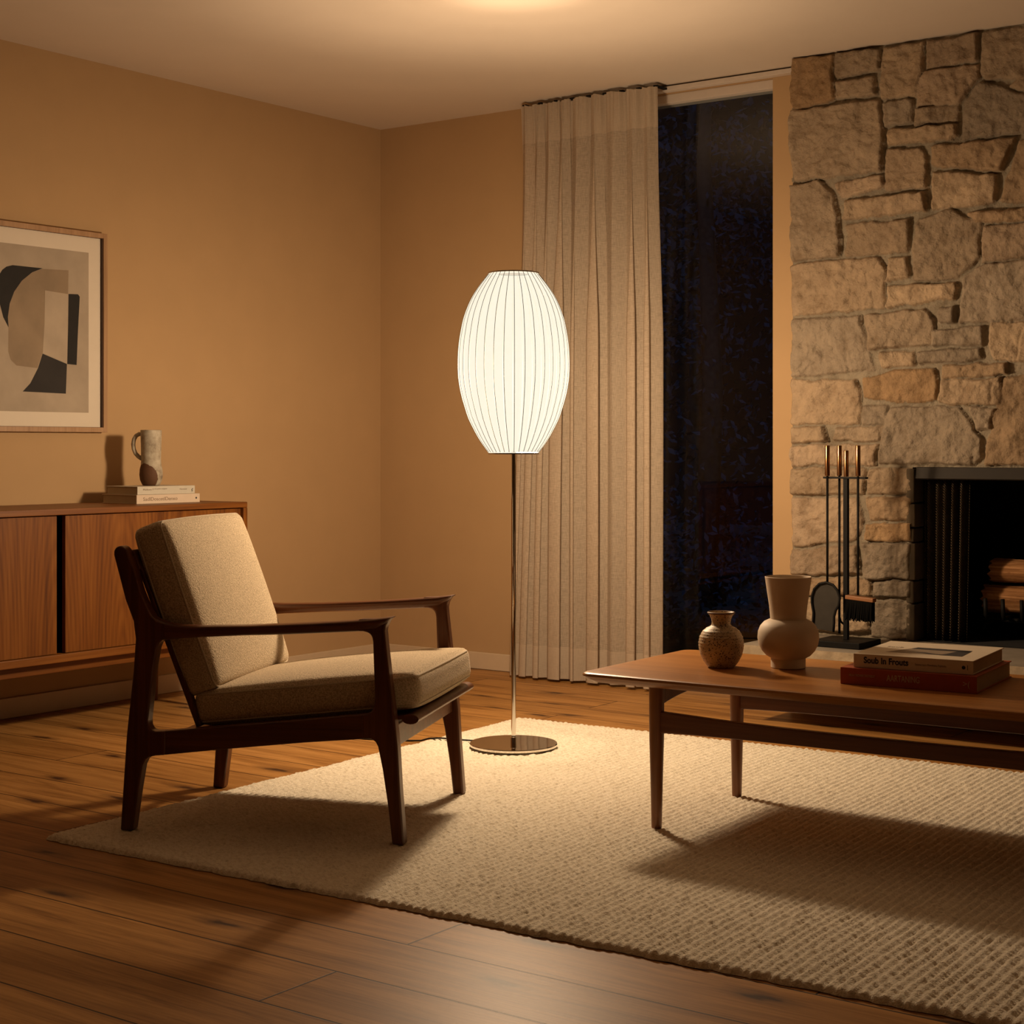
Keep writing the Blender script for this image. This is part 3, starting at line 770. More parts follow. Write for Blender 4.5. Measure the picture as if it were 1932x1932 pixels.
mesh_obj('hearth_plinth', *loc_fp(box(2.25, -0.25, 0.0005, X1, -0.002, 0.1345)), M['hearth_edge'], fp, bevel=0.004)

# logs and grate
def log(name, label, x0, x1, y, z, r, seed):
    rr = random.Random(seed)
    o = thing(name, label, 'log', (x0, y, z), 0.0, 'split logs stacked on the grate')
    base = [r * rr.uniform(0.86, 1.12) for _ in range(14)]
    # one flat split side
    rings = []
    nx = 60; ns_ = 28
    base = [r * (1 + 0.10 * math.sin(2 * a_ * 2 * math.pi / ns_ + seed) + 0.05 * rr.uniform(-1, 1)) for a_ in range(ns_)]
    gr = [rr.uniform(-1, 1) for _ in range(ns_)]
    for i in range(nx + 1):
        x = (x1 - x0) * i / nx
        ring_ = []
        for k in range(ns_):
            a = 2 * math.pi * k / ns_
            q = base[k] * (1 + 0.045 * gr[k] * math.sin(i * 0.31 + 3 * gr[(k + 3) % ns_]) + 0.02 * rr.uniform(-1, 1) + 0.03 * math.sin(i * .12 + k * .4))
            ring_.append((x + (0.008 * math.sin(2.3 * k + seed) if i == 0 else 0), q * math.cos(a), 0.90 * q * math.sin(a)))
        rings.append(ring_)
    V, Fc = loft(rings)
    mesh_obj('split_log', V, Fc, None, o, smooth=True, auto=45, mats=[M['bark'], M['cut_end']], fmat=[0] * (len(Fc) - 2) + [1, 1])
    return o
log('firewood_log', 'split log lying on top of another in the dark fireplace', 2.915, 3.55, 0.10, 0.543, 0.052, 1)
log('firewood_log', 'split log resting directly on the iron grate in the fireplace', 2.890, 3.56, 0.09, 0.437, 0.053, 4)
log('firewood_log', 'split log at the back of the fireplace grate', 2.95, 3.50, 0.225, 0.437, 0.050, 6)
g = thing('fire_grate', 'black iron log grate holding the firewood', 'grate', (3.2, 0.15, 0.286))
gb = [tube([(x - 3.2, -0.17, 0.16), (x - 3.2, -0.165, 0.10), (x - 3.2, -0.155, 0.088), (x - 3.2, 0.20, 0.088), (x - 3.2, 0.22, 0.15)], 0.008, 8) for x in (2.925, 2.99, 3.06, 3.13, 3.2, 3.27, 3.34, 3.41, 3.48)]
mesh_obj('grate_bars', *join(*gb), M['iron'], g, smooth=True)
mesh_obj('cross_bar', *join(tube([(-0.31, -0.10, 0.078), (0.31, -0.10, 0.078)], 0.008, 8), tube([(-0.31, 0.14, 0.078), (0.31, 0.14, 0.078)], 0.008, 8)), M['iron'], g, smooth=True)
for yy in (-0.10, 0.14):
    for sx in (-1, 1):
        mesh_obj('leg', *tube([(sx * 0.27, yy, 0.072), (sx * 0.30, yy, 0.058), (sx * 0.325, yy, 0.0)], 0.007, 8), M['iron'], g, smooth=True)

# fire tools standing on the hearth
HZ = 0.285
TY = -0.41
ts = thing('fire_tool_stand', 'black iron fire tool stand with square post on the hearth', 'tool stand', (2.556, TY, HZ))
mesh_obj('base_plate', *box(-0.096, -0.092, 0.0005, 0.092, 0.095, 0.022), M['iron'], ts, bevel=0.002)
mesh_obj('post', *box(-0.0085, -0.0085, 0.022, 0.0085, 0.0085, 0.606), M['iron'], ts, bevel=0.0015)
mesh_obj('post_handle', *lathe([(0.0085, 0.608), (0.0088, 0.61), (0.0088, 0.700), (0.0080, 0.702)], 24), M['copper'], ts, smooth=True, auto=40)
mesh_obj('hook_bar', *box(-0.086, -0.012, 0.600, 0.080, 0.012, 0.607), M['iron'], ts, bevel=0.0015)
def tool(name, label, x, y, zbot):
    o = thing(name, label, name.split('_')[-1], (x, y, HZ))
    mesh_obj('handle', *lathe([(0.0085, 0.610), (0.009, 0.612), (0.009, 0.718), (0.0082, 0.720)], 24), M['copper'], o, smooth=True, auto=40)
    mesh_obj('rod', *tube([(0, 0, 0.611), (0, 0, zbot)], 0.0045, 10), M['iron'], o, smooth=True)
    return o
sh = tool('fire_shovel', 'black fire shovel with copper handle hanging at the outer end of the stand', 2.489, TY - 0.014, 0.19)
OUT = [(255,1450),(255,1400),(275,1340),(320,1295),(380,1280),(440,1295),(480,1340),(500,1400),(490,1460),(465,1500),(450,1550),(450,1600),(445,1675),(245,1655),(265,1600),(270,1530),(262,1490)]
so = [((cx - 375) * 0.11 / 245, 0.226 - (cy - 1280) * 0.000448) for cx, cy in OUT]
mesh_obj('shovel_blade', *prism(so, 'Y', -0.012, -0.007), M['pan'], sh, bevel=0.001)
mesh_obj('shovel_rim', *tube([(p[0], -0.016, p[1]) for p in so[13:] + so[:13]], 0.0045, 8), M['iron'], sh, smooth=True)
pk = tool('fire_poker', 'black fire poker with copper handle hanging between shovel and stand post', 2.523, TY + 0.014, 0.04)
mesh_obj('poker_hook', *tube([(0, 0, 0.10), (0.004, 0, 0.085), (0.016, 0, 0.075), (0.024, 0, 0.085), (0.022, 0, 0.10)], [0.0045, 0.0045, 0.0042, 0.004, 0.002], 8), M['iron'], pk, smooth=True)
bs = tool('hearth_brush', 'hearth brush with copper handle and black bristles hanging from the tool stand', 2.607, TY - 0.012, 0.185)
bw = math.radians(-4)
mesh_obj('brush_head', *xf(box(-0.056, -0.016, 0.166, 0.052, 0.016, 0.181), Matrix.Rotation(bw * -1, 4, 'Y')), M['brush_wood'], bs, bevel=0.003)
br = []
rr = random.Random(2)
for i in range(26):
    for j in range(5):
        x = -0.050 + i * 0.0038; y = -0.011 + j * 0.0055
        x2, y2 = x * 1.06 + rr.uniform(-0.003, 0.003), y * 1.3 + rr.uniform(-0.003, 0.003)
        zt = 0.167; zb = 0.096 + rr.uniform(-0.006, 0.006) 
        a, b2 = 0.0021, 0.0012
        V = [(x - a, y - a, zt), (x + a, y - a, zt), (x + a, y + a, zt), (x - a, y + a, zt), (x2 - b2, y2 - b2, zb), (x2 + b2, y2 - b2, zb), (x2 + b2, y2 + b2, zb), (x2 - b2, y2 + b2, zb)]
        br.append((V, [(0, 1, 2, 3), (4, 5, 6, 7), (0, 1, 5, 4), (1, 2, 6, 5), (2, 3, 7, 6), (3, 0, 4, 7)]))
mesh_obj('bristles', *xf(join(*br), Matrix.Rotation(bw * -1, 4, 'Y')), M['bristle'], bs)

# ================================================================== RUG
RUG_RZ = R(2.5); RUGX, RUGY = 1.652, -3.218; RL, RW = 2.75, 2.185
rug = tag(empty('area_rug', (RUGX, RUGY, 0.0), RUG_RZ), 'large cream ribbed wool rug under armchair, lamp and coffee table', 'rug')
def build_rug():
    st = 0.0052
    xs = np.arange(0, RL + st, st); ys = np.arange(0, RW + st, st)
    X, Y = np.meshgrid(xs, ys, indexing='ij')
    per = 0.0215
    wob = 0.006 * fbm(X, Y, 5, 1, 2) + 0.0035 * fbm(X, Y, 40, 3, 2)
    u = (X + wob) / per
    rid = np.floor(u)
    prof = np.abs(np.sin(np.pi * u)) ** 0.8
    rs_ = np.random.RandomState(4); phs = rs_.rand(400); pl = 0.016 + 0.006 * rs_.rand(400)
    k = (rid.astype(int)) % 400
    v = Y / pl[k] + phs[k] + 2.2 * fbm(X, Y, 9, 21, 2)
    bead = np.abs(np.sin(np.pi * v)) ** 0.6
    h = 0.0095 + prof * (0.0040 + 0.0028 * bead) + 0.0030 * fbm(X, Y, 70, 9, 3) + 0.0014 * fbm(X, Y, 4, 13, 2)
    # rolled edge
    ed = np.minimum(np.minimum(X, RL - X), np.minimum(Y, RW - Y))
    e = np.clip(ed / 0.016, 0, 1)
    h = h * np.sqrt(np.clip(1 - (1 - e) ** 2, 0, 1)) 
    edge = ed < 0.5 * st
    h = np.where(edge, 0.0015, np.maximum(h, 0.003))
    jx = np.where((X < 0.02), -0.006 * np.abs(fbm(X * 0, Y, 55, 77, 2)) * 2, 0) ; jy = np.where(Y < 0.02, -0.010 * (0.4 + fbm(X, Y * 0, 45, 78, 2)), 0)
    jy = jy + np.where(Y > RW - 0.02, 0.010 * (0.4 + fbm(X, Y * 0, 45, 79, 2)), 0)
    Vv = np.stack([X + jx, Y + jy, h], -1).reshape(-1, 3)
    return Vv, len(xs), len(ys)
Vv, nu, nv = build_rug()
grid_mesh('rug_pile', Vv, nu, nv, M['rug'], rug)
RT_ = 0.0145       # height at which furniture feet rest

# ================================================================== FLOOR LAMP
LX, LY = 1.898, -1.539
lamp = thing('floor_lamp', 'glowing ribbed cocoon shade floor lamp on thin chrome pole', 'floor lamp', (LX, LY, 0.0178))
z0 = -0.0178
mesh_obj('base', *lathe([(0.0, 0.0005), (0.141, 0.0005), (0.144, 0.004), (0.144, 0.010), (0.1425, 0.0125), (0.012, 0.0130), (0.0, 0.0130)], 96, False), M['chrome'], lamp, smooth=True, auto=25)
mesh_obj('pole', *lathe([(0.0098, 0.0130), (0.0098, 0.030), (0.0078, 0.032), (0.0078, 0.985 + z0)], 24), M['chrome'], lamp, smooth=True, auto=40)
ZT, ZBt = 1.567 + z0, 0.980 + z0
hw = [0.0817, 0.114, 0.1375, 0.1537, 0.1663, 0.1735, 0.1796, 0.1828, 0.1838, 0.1832, 0.179, 0.1717, 0.161, 0.150, 0.132, 0.1123, 0.0820]
yy = [185, 300, 400, 500, 600, 700, 800, 900, 1000, 1100, 1200, 1300, 1400, 1500, 1600, 1700, 1815]
prof = [(r, ZT - (y - 185) * (ZT - ZBt) / 1630) for r, y in zip(hw, yy)]
# smooth the silhouette
for _ in range(2):
    q = [prof[0]]
    for i in range(len(prof) - 1):
        a, b = prof[i], prof[i + 1]
        q += [(0.75 * a[0] + 0.25 * b[0], 0.75 * a[1] + 0.25 * b[1]), (0.25 * a[0] + 0.75 * b[0], 0.25 * a[1] + 0.75 * b[1])]
    prof = q + [prof[-1]]
NR = 34
def shade_mesh():
    V, Fc = [], []
    seg = NR * 6
    for r, z in prof:
        for k in range(seg):
            a = 2 * math.pi * k / seg
            t = (k % 6) / 6
            rr = r * (1 - 0.008 * math.sin(math.pi * t))
            V.append((rr * math.cos(a), rr * math.sin(a), z))
    for i in range(len(prof) - 1):
        for k in range(seg):
            k2 = (k + 1) % seg
            Fc.append((i * seg + k, i * seg + k2, (i + 1) * seg + k2, (i + 1) * seg + k))
    return V, Fc
mesh_obj('shade', *shade_mesh(), M['shade'], lamp, smooth=True)
ribs = []
for k in range(NR):
    a = 2 * math.pi * k / NR
    ribs.append(tube([(r * math.cos(a), r * math.sin(a), z) for r, z in prof[::2]], 0.0009, 6))
mesh_obj('wire_ribs', *join(*ribs), M['rib'], lamp, smooth=True)
def ring(r0, r1, za, zb): return lathe([(r0, za), (r1, za), (r1, zb), (r0, zb), (r0, za)], 64, False)
spokes = [tube([(0.010 * math.cos(a), 0.010 * math.sin(a), ZBt), (0.08 * math.cos(a), 0.08 * math.sin(a), ZBt)], 0.002, 6) for a in (0.4, 0.4 + 2.094, 0.4 + 4.189)]
mesh_obj('lower_ring', *join(ring(0.078, 0.0835, ZBt - 0.004, ZBt), *spokes), M['cap'], lamp, smooth=True, auto=40)
mesh_obj('upper_ring', *ring(0.077, 0.0835, ZT, ZT + 0.004), M['cap'], lamp, smooth=True, auto=40)
mesh_obj('added_bottom_diffuser', *lathe([(0.024, ZBt + 0.001), (0.0775, ZBt + 0.0005)], 64, False), M['shade'], lamp, smooth=True)  # added ring narrowing the open bottom, to dim the rug near the base
mesh_obj('added_top_diffuser', *lathe([(0.050, ZT - 0.002), (0.0775, ZT - 0.0005)], 64, False), M['shade'], lamp, smooth=True)  # added ring that weakens the upward beam and shrinks the ceiling spot
# lamp light, split between a soft source and a small one
def lamp_light(name, z, r, watts, col):
    l = bpy.data.lights.new(name, 'POINT'); l.energy = watts; l.color = col; l.shadow_soft_size = r
    # directional output of this bulb shaped for dim upper walls and a pool overhead
    l.use_nodes = True; nt = l.node_tree; em = nt.nodes['Emission']
    tc = N(nt, 'ShaderNodeTexCoord'); sx = N(nt, 'ShaderNodeSeparateXYZ'); L(nt, tc.outputs['Normal'], sx.inputs[0])
    mr = ramp(nt, [(0.0, (1, 1, 1)), (0.25, (.76,) * 3), (0.5, (.44,) * 3), (0.72, (.40,) * 3), (0.88, (.66,) * 3), (1.0, (.78,) * 3)]); L(nt, sx.outputs['Z'], mr.inputs['Fac'])
    L(nt, mr.outputs['Color'], em.inputs['Strength'])
    o = bpy.data.objects.new(name, l); C.objects.link(o); o.parent = lamp; o.location = (0, 0, z)
    return o
LCOL = (1.0, 0.715, 0.45)
lamp_light('lamp_light', 1.255 + z0, 0.10, 150.0, LCOL)
lamp_light('lamp_light', 1.262 + z0, 0.022, 50.0, LCOL)  # small source added for a crisp spot on the ceiling
# cord along the rug and floor
cord = tag(mesh_obj('power_cord', *tube([(LX - 0.1435, LY - 0.012, 0.0225), (1.68, -1.562, 0.0205), (1.62, -1.572, 0.0205), (1.575, -1.580, 0.016), (1.545, -1.586, 0.006), (1.50, -1.60, 0.0035), (1.36, -1.66, 0.0035), (1.1, -1.70, 0.0035), (0.8, -1.45, 0.0035), (0.5, -0.9, 0.0035), (0.3, -0.5, 0.0035), (0.16, -0.12, 0.0035)], 0.003, 8), M['black_cord'], None, smooth=True),
           'thin black power cord running from the lamp base across the rug edge', 'cord')

# ================================================================== ARMCHAIR
U = (0.9142, 0.4051)
ch = thing('armchair', 'dark walnut lounge armchair with oatmeal seat and back cushions', 'armchair', (1.986, -2.631, 0.0), math.atan2(U[1], U[0]))
FRL = [(.341,.575),(.336,.566),(.331,.556),(.328,.543),(.330,.521),(.335,.477),(.344,.40),(.355,.314),(.361,.255),(.367,.153),(.378,RT_),(.347,RT_),(.337,.103),(.322,.2),(.310,.256),(.304,.267),(.293,.2745),(.27,.273),(.27,.335),(.286,.3375),(.296,.346),(.301,.362),(.302,.38),(.300,.432),(.297,.515),(.2945,.529),(.286,.538),(.272,.541),(.258,.541),(.258,.571)]
BKL = [(-.379,RT_),(-.362,.258),(-.343,.426),(-.337,.507),(-.343,.553),(-.365,.608),(-.397,.722),(-.397,.733),(-.391,.742),(-.381,.746),(-.370,.744),(-.362,.736),(-.358,.726),(-.340,.682),(-.324,.631),(-.303,.585),(-.290,.566),(-.276,.555),(-.255,.5495),(-.255,.508),(-.264,.506),(-.272,.499),(-.278,.486),(-.289,.428),(-.303,.301),(-.302,.286),(-.296,.276),(-.283,.2725),(-.255,.274),(-.255,.213),(-.283,.210),(-.300,.206),(-.310,.199),(-.318,.184),(-.329,.122),(-.345,RT_)]
RAIL = [(-.262,.212),(-.094,.2335),(.116,.258),(.278,.2735),(.278,.336),(.1,.3145),(-.164,.285),(-.262,.2735)]
for s in (-1, 1):
    t0, t1 = (-.323, -.287) if s < 0 else (.287, .323)
    mesh_obj('front_leg', *prism(FRL, 'Y', t0, t1), M['walnut_z'], ch, bevel=0.007, seg=3)
    bl = [(x, (0.0005 if (z == RT_ and s > 0) else z)) for x, z in BKL]
    mesh_obj('back_leg', *prism(bl, 'Y', t0, t1), M['walnut_z'], ch, bevel=0.007, seg=3)
    mesh_obj('side_rail', *prism(RAIL, 'Y', t0 + 0.003, t1 - 0.003), M['walnut'], ch, bevel=0.005, seg=3)
    # sculpted armrest: lofted sections, flat on top, narrowing below
    secs = [(-.285,.5625,.503,.034,.032),(-.25,.5500,.506,.037,.032),(-.21,.5455,.511,.044,.030),(-.16,.5450,.515,.052,.028),(-.04,.549,.5225,.062,.028),(.06,.5545,.527,.064,.028),(.14,.5595,.532,.063,.028),(.20,.5640,.536,.060,.030),(.26,.5690,.540,.056,.032),(.305,.5735,.545,.053,.034),(.330,.5765,.560,.052,.036),(.342,.5780,.573,.050,.040),(.345,.5778,.5755,.046,.040)]
    rings = []
    vc = s * .305
    for x, zt, zb, wt, wb in secs:
        n = 20; ring_ = []
        for k in range(n):
            a = 2 * math.pi * k / n
            cz, sy = math.sin(a), math.cos(a)
            zz = (zt + zb) / 2 + (zt - zb) / 2 * math.copysign(abs(cz) ** 0.6, cz)
            f = (zz - zb) / max(1e-6, zt - zb)
            wdt = wb + (wt - wb) * f ** 0.8
            yv = vc + wdt / 2 * math.copysign(abs(sy) ** 0.5, sy)
            ring_.append((x, yv, zz))
        rings.append(ring_)
    mesh_obj('armrest', *loft(rings), M['walnut'], ch, smooth=True, auto=50)
mesh_obj('front_rail', *box(.322, -.288, .248, .346, .288, .306), M['walnut'], ch, bevel=0.004)
mesh_obj('rear_rail', *box(-.316, -.288, .213, -.294, .288, .236), M['walnut'], ch, bevel=0.004)
mesh_obj('seat_bar', *loft([[(.385 + .022 * math.cos(2 * math.pi * k / 16), y, .322 + .0125 * math.sin(2 * math.pi * k / 16)) for k in range(16)] for y in (-.292, -.288, .288, .292)]), M['walnut'], ch, smooth=True, auto=50)
# seat deck under the cushion
mesh_obj('seat_deck', *prism([(-.20,.264),(.385,.322),(.385,.333),(-.20,.276)], 'Y', -.2865, .2865), M['walnut'], ch, bevel=0.002)
# back frame: top crossbar and upright slats behind the cushion
mesh_obj('back_crossbar', *prism([(-.380,.728),(-.352,.680),(-.338,.684),(-.360,.735)], 'Y', -.288, .288), M['walnut'], ch, bevel=0.004)
for k in range(5):
    y = -.272 + k * .136
    mesh_obj('back_slat', *prism([(-.350,.690),(-.339,.690),(-.172,.285),(-.186,.278)], 'Y', y - .012, y + .012), M['walnut_z'], ch, bevel=0.002)
# cushions
SM = Matrix.Translation((.104, 0, .3585)) @ Matrix.Rotation(R(-6.4), 4, 'Y')
LXs, LYs, LZs = .600, .556, .082
o = mesh_obj('seat_cushion', *xf(cushion(LXs, LYs, LZs, .018, .024, pinch=0.004), SM), M['fabric'], ch, smooth=True)
mesh_obj('seat_piping', *xf(join(piping_loop(LXs - .008, LYs - .008, LZs / 2 - .006, .022, .0028, .004), piping_loop(LXs - .008, LYs - .008, -LZs / 2 + .006, .022, .0028, .004)), SM), M['piping'], o)
# local +x of the back cushion points up the backrest, +z to the front
BM_ = Matrix.Translation((-.2500, 0, .582)) @ Matrix.Rotation(R(-(90 + 20.0)), 4, 'Y')
LXb, LYb, LZb = .458, .556, .084
o = mesh_obj('back_cushion', *xf(cushion(LXb, LYb, LZb, .020, .026, pinch=0.004), BM_), M['fabric'], ch, smooth=True)
mesh_obj('back_piping', *xf(join(piping_loop(LXb - .008, LYb - .008, LZb / 2 - .006, .022, .0028, .004), piping_loop(LXb - .008, LYb - .008, -LZb / 2 + .006, .022, .0028, .004)), BM_), M['piping'], o)

# ================================================================== SIDEBOARD
SBX0, SBX1, SBY0, SBY1 = 0.02, 0.45, -3.12, -1.317
sb = thing('sideboard', 'long teak sideboard with sliding doors against the left wall', 'sideboard', ((SBX0 + SBX1) / 2, (SBY0 + SBY1) / 2, 0.0))
ox, oy = (SBX0 + SBX1) / 2, (SBY0 + SBY1) / 2
def sbl(*b): return [(v[0] - ox, v[1] - oy, v[2]) for v in box(*b)[0]], box(*b)[1]
ZS0, ZS1 = 0.252, 0.785
mesh_obj('top_panel', *sbl(SBX0, SBY0, ZS1 - .022, SBX1, SBY1, ZS1), M['teak_y'], sb, bevel=0.0025)
for a, b in ((SBY1 - .022, SBY1), (SBY0, SBY0 + .022)):
    mesh_obj('side_panel', *sbl(SBX0, a, ZS0, SBX1, b, ZS1 - .0222), M['teak_z'], sb, bevel=0.002)
mesh_obj('bottom_panel', *sbl(SBX0, SBY0 + .0222, ZS0, SBX1, SBY1 - .0222, ZS0 + .028), M['teak_y'], sb, bevel=0.0025)
mesh_obj('back_panel', *sbl(SBX0, SBY0 + .0222, ZS0 + .028, SBX0 + .01, SBY1 - .0222, ZS1 - .0222), M['teak_z'], sb)
mesh_obj('divider', *sbl(SBX0 + .01, -2.215, ZS0 + .0285, SBX1 - .055, -2.195, ZS1 - .0225), M['teak_z'], sb)
DX = SBX1 - .014
for a, b in ((-2.186, SBY1 - .0235), (SBY0 + .0235, -2.222)):
    mesh_obj('door', *sbl(DX - .018, a, ZS0 + .0295, DX, b, ZS1 - .0245), M['teak_z'], sb, bevel=0.0015)
mesh_obj('base_frame', *join(sbl(SBX1 - .055, SBY0 + .06, .214, SBX1 - .033, SBY1 - .03, ZS0 - .0004), sbl(SBX0 + .04, SBY0 + .06, .214, SBX0 + .062, SBY1 - .03, ZS0 - .0004),
         sbl(SBX0 + .04, SBY0 + .06, .214, SBX1 - .033, SBY0 + .082, ZS0 - .0004), sbl(SBX0 + .04, SBY1 - .052, .214, SBX1 - .033, SBY1 - .03, ZS0 - .0004)), M['teak_y'], sb, bevel=0.002)
for x in (.105, .385):
    for y in (-1.487, -2.95):
        mesh_obj('leg', *shift(lathe([(.0125, .0005), (.0135, .005), (.0185, .2138)], 20), (x - ox, y - oy, 0)), M['teak_z'], sb, smooth=True, auto=50)

# books and mug on the sideboard
def book(name, label, loc, rz, w, d, h, cover, group, spine_round=0.0, cat='book'):
    """local x runs along the spine, the spine faces -y"""
    o = thing(name, label, cat, loc, rz, group)
    t = 0.0025
    mesh_obj('cover', *join(box(0, 0, 0.0003, w, d, t), box(0, 0, h - t, w, d, h), box(0, -t * 0.6, 0.0003, w, t, h)), cover, o, bevel=0.0008)
    mesh_obj('pages', *box(.004, t, t, w - .004, d - .004, h - t), M['paper'], o)
    return o
ZTB = ZS1
RB = R(90)
b1 = book('book', 'thicker pale peach book lying beneath the grey book on the sideboard', (.305, -1.752, ZTB), RB + R(-2), .308, .205, .034, M['cover_pink'], 'books stacked on the sideboard')
b2 = book('book', 'thin pale grey book lying under the stoneware mug', (.300, -1.744, ZTB + .0343), RB + R(-2), .280, .185, .031, M['cover_grey'], 'books stacked on the sideboard')
def spine_mtx(x, z): # text on a spine: local +x right, glyph up = +z, face -y
    return Matrix.Translation((x, -.0019, z)) @ Matrix.Rotation(R(90), 4, 'X')
text_part('title', 'SadIDoscetIDenxo', .019, M['ink_brown'], b1, spine_mtx(.030, .017), width=.165)
mesh_obj('spine_mark', *shift(xf(lathe([(.0038, 0), (.0038, .0003)], 16), Matrix.Rotation(R(90), 4, 'X')), (.290, -.0016, .017)), M['ink'], b1)
text_part('title', 'Moltory F', .010, M['ink_brown'], b2, spine_mtx(.026, .019), width=.050)
text_part('subtitle', 'of scuelivt oriqueve', .0065, M['ink_brown'], b2, spine_mtx(.080, .021), width=.062)
text_part('author', 'Warnossel', .007, M['ink_brown'], b2, spine_mtx(.203, .018), width=.036)
text_part('spine_mark', '¢', .020, M['ink'], b2, spine_mtx(.262, .0155))
mugz = ZTB + .0343 + .0312
mug = thing('mug', 'tall weathered stoneware mug with brown patch standing on sideboard books', 'mug', (.205, -1.592, mugz))
mp_ = [(.0, .0005), (.030, .0005), (.034, .004), (.042, .022), (.0445, .042), (.043, .062), (.039, .080), (.0375, .10), (.0385, .14), (.0395, .18), (.0405, .212), (.0395, .2145), (.0375, .213), (.0365, .18), (.035, .10), (.036, .06), (.03, .012), (.0, .010)]
mesh_obj('body', *lathe(mp_, 56, False), M['mug'], mug, smooth=True)
hd = (-RT[0], -RT[1])     # the handle points to the left seen across the room
hp = []
for k in range(15):
    a = R(96 + 168 * k / 14)
    hp.append((.037 + .032 * (-math.cos(a)) , .150 + .046 * math.sin(a)))
hp = [(.034, .196)] + [(r, z) for r, z in hp[1:-1]] + [(.034, .098)]
hp = [(.034, .197), (.046, .199), (.058, .192), (.066, .178), (.069, .160), (.067, .141), (.060, .124), (.049, .112), (.036, .104)]
mesh_obj('handle', *tube([(hd[0] * r, hd[1] * r, z) for r, z in hp], [.0085, .0082, .008, .008, .008, .008, .008, .0082, .009], 12), M['mug'], mug, smooth=True)

# ================================================================== PICTURE
PY0, PY1, PZ0, PZ1 = -2.335, -1.661, 1.056, 1.827
pic = thing('framed_picture', 'oak framed abstract print of black and taupe shapes above the sideboard', 'picture', (0.0, (PY0 + PY1) / 2, (PZ0 + PZ1) / 2))
pcx, pcz = (PY0 + PY1) / 2, (PZ0 + PZ1) / 2
def pl(vf): return [(v[0], v[1] - pcx, v[2] - pcz) for v in vf[0]], vf[1]
fwid = .019
mesh_obj('frame', *pl(join(box(.001, PY0, PZ0, .034, PY0 + fwid, PZ1), box(.001, PY1 - fwid, PZ0, .034, PY1, PZ1),
         box(.001, PY0 + fwid, PZ0, .034, PY1 - fwid, PZ0 + fwid), box(.001, PY0 + fwid, PZ1 - fwid, .034, PY1 - fwid, PZ1))), M['oak_frame'], pic, bevel=0.001)
rb = .004
mesh_obj('frame_rebate', *pl(join(box(.0035, PY0 + fwid, PZ0 + fwid, .028, PY0 + fwid + rb, PZ1 - fwid), box(.0035, PY1 - fwid - rb, PZ0 + fwid, .028, PY1 - fwid, PZ1 - fwid),
     box(.0035, PY0 + fwid + rb, PZ0 + fwid, .020, PY1 - fwid - rb, PZ0 + fwid + .0012), box(.0035, PY0 + fwid + rb, PZ1 - fwid - .0012, .020, PY1 - fwid - rb, PZ1 - fwid))), M['rebate'], pic)
mesh_obj('mat_board', *pl(box(.004, PY0 + fwid, PZ0 + fwid, .018, PY1 - fwid, PZ1 - fwid)), M['mat_board'], pic)
def arts():
    AY0, AY1, AZ0, AZ1 = -2.256, -1.741, 1.131, 1.748
    items = [([(AY0, AZ0), (AY1, AZ0), (AY1, AZ1), (AY0, AZ1)], 0, .0184)]
    T = [(-1.957,1.667),(-1.837,1.672),(-1.839,1.584),(-1.840,1.45),(-1.845,1.318),(-1.957,1.352),(-1.981,1.294),(-2.074,1.3),(-2.1,1.32),(-2.111,1.351),(-2.11,1.439),(-2.113,1.476),(-2.105,1.526),(-2.085,1.572),(-2.051,1.615),(-2.005,1.65)]
    items.append((T, 3, .0187))
    items.append(([(-1.946,1.587),(-1.839,1.581),(-1.841,1.448),(-1.845,1.318),(-1.957,1.352),(-1.949,1.461)], 4, .0190))
    items.append(([(-2.160,1.572),(-2.158,1.603),(-2.15,1.629),(-2.137,1.648),(-2.119,1.661),(-2.092,1.669),(-2.028,1.669),(-1.957,1.669),(-2.005,1.65),(-2.051,1.615),(-2.085,1.572),(-2.105,1.526),(-2.113,1.476),(-2.11,1.439),(-2.133,1.475),(-2.148,1.523)], 1, .0190))
    items.append(([(-1.837,1.582),(-1.792,1.584),(-1.784,1.575),(-1.792,1.451),(-1.799,1.313),(-1.843,1.315),(-1.839,1.455)], 1, .0190))
    items.append(([(-1.957,1.349),(-1.845,1.315),(-1.85,1.202),(-2.047,1.205),(-2.013,1.236),(-1.978,1.294)], 2, .0193))
    V, Fc, fm = [], [], []
    for P, mi, x in items:
        v, f = prism(P, 'X', .0181, x)
        k = len(V); V += v; Fc += [tuple(i + k for i in q) for q in f]; fm += [mi] * len(f)
    return V, Fc, fm
V, Fc, fm = arts(); V, Fc = pl((V, Fc))
mesh_obj('print', V, Fc, None, pic, mats=[M['print_bg'], M['print_black'], M['print_char'], M['print_tan'], M['print_light']], fmat=fm)

# ================================================================== COFFEE TABLE
TRZ = R(2.3); TX, TYc = 3.459, -1.982; TZ = 0.410
tb = thing('coffee_table', 'long oiled teak coffee table with tapered legs on the rug', 'coffee table', (TX, TYc, 0.0), TRZ)
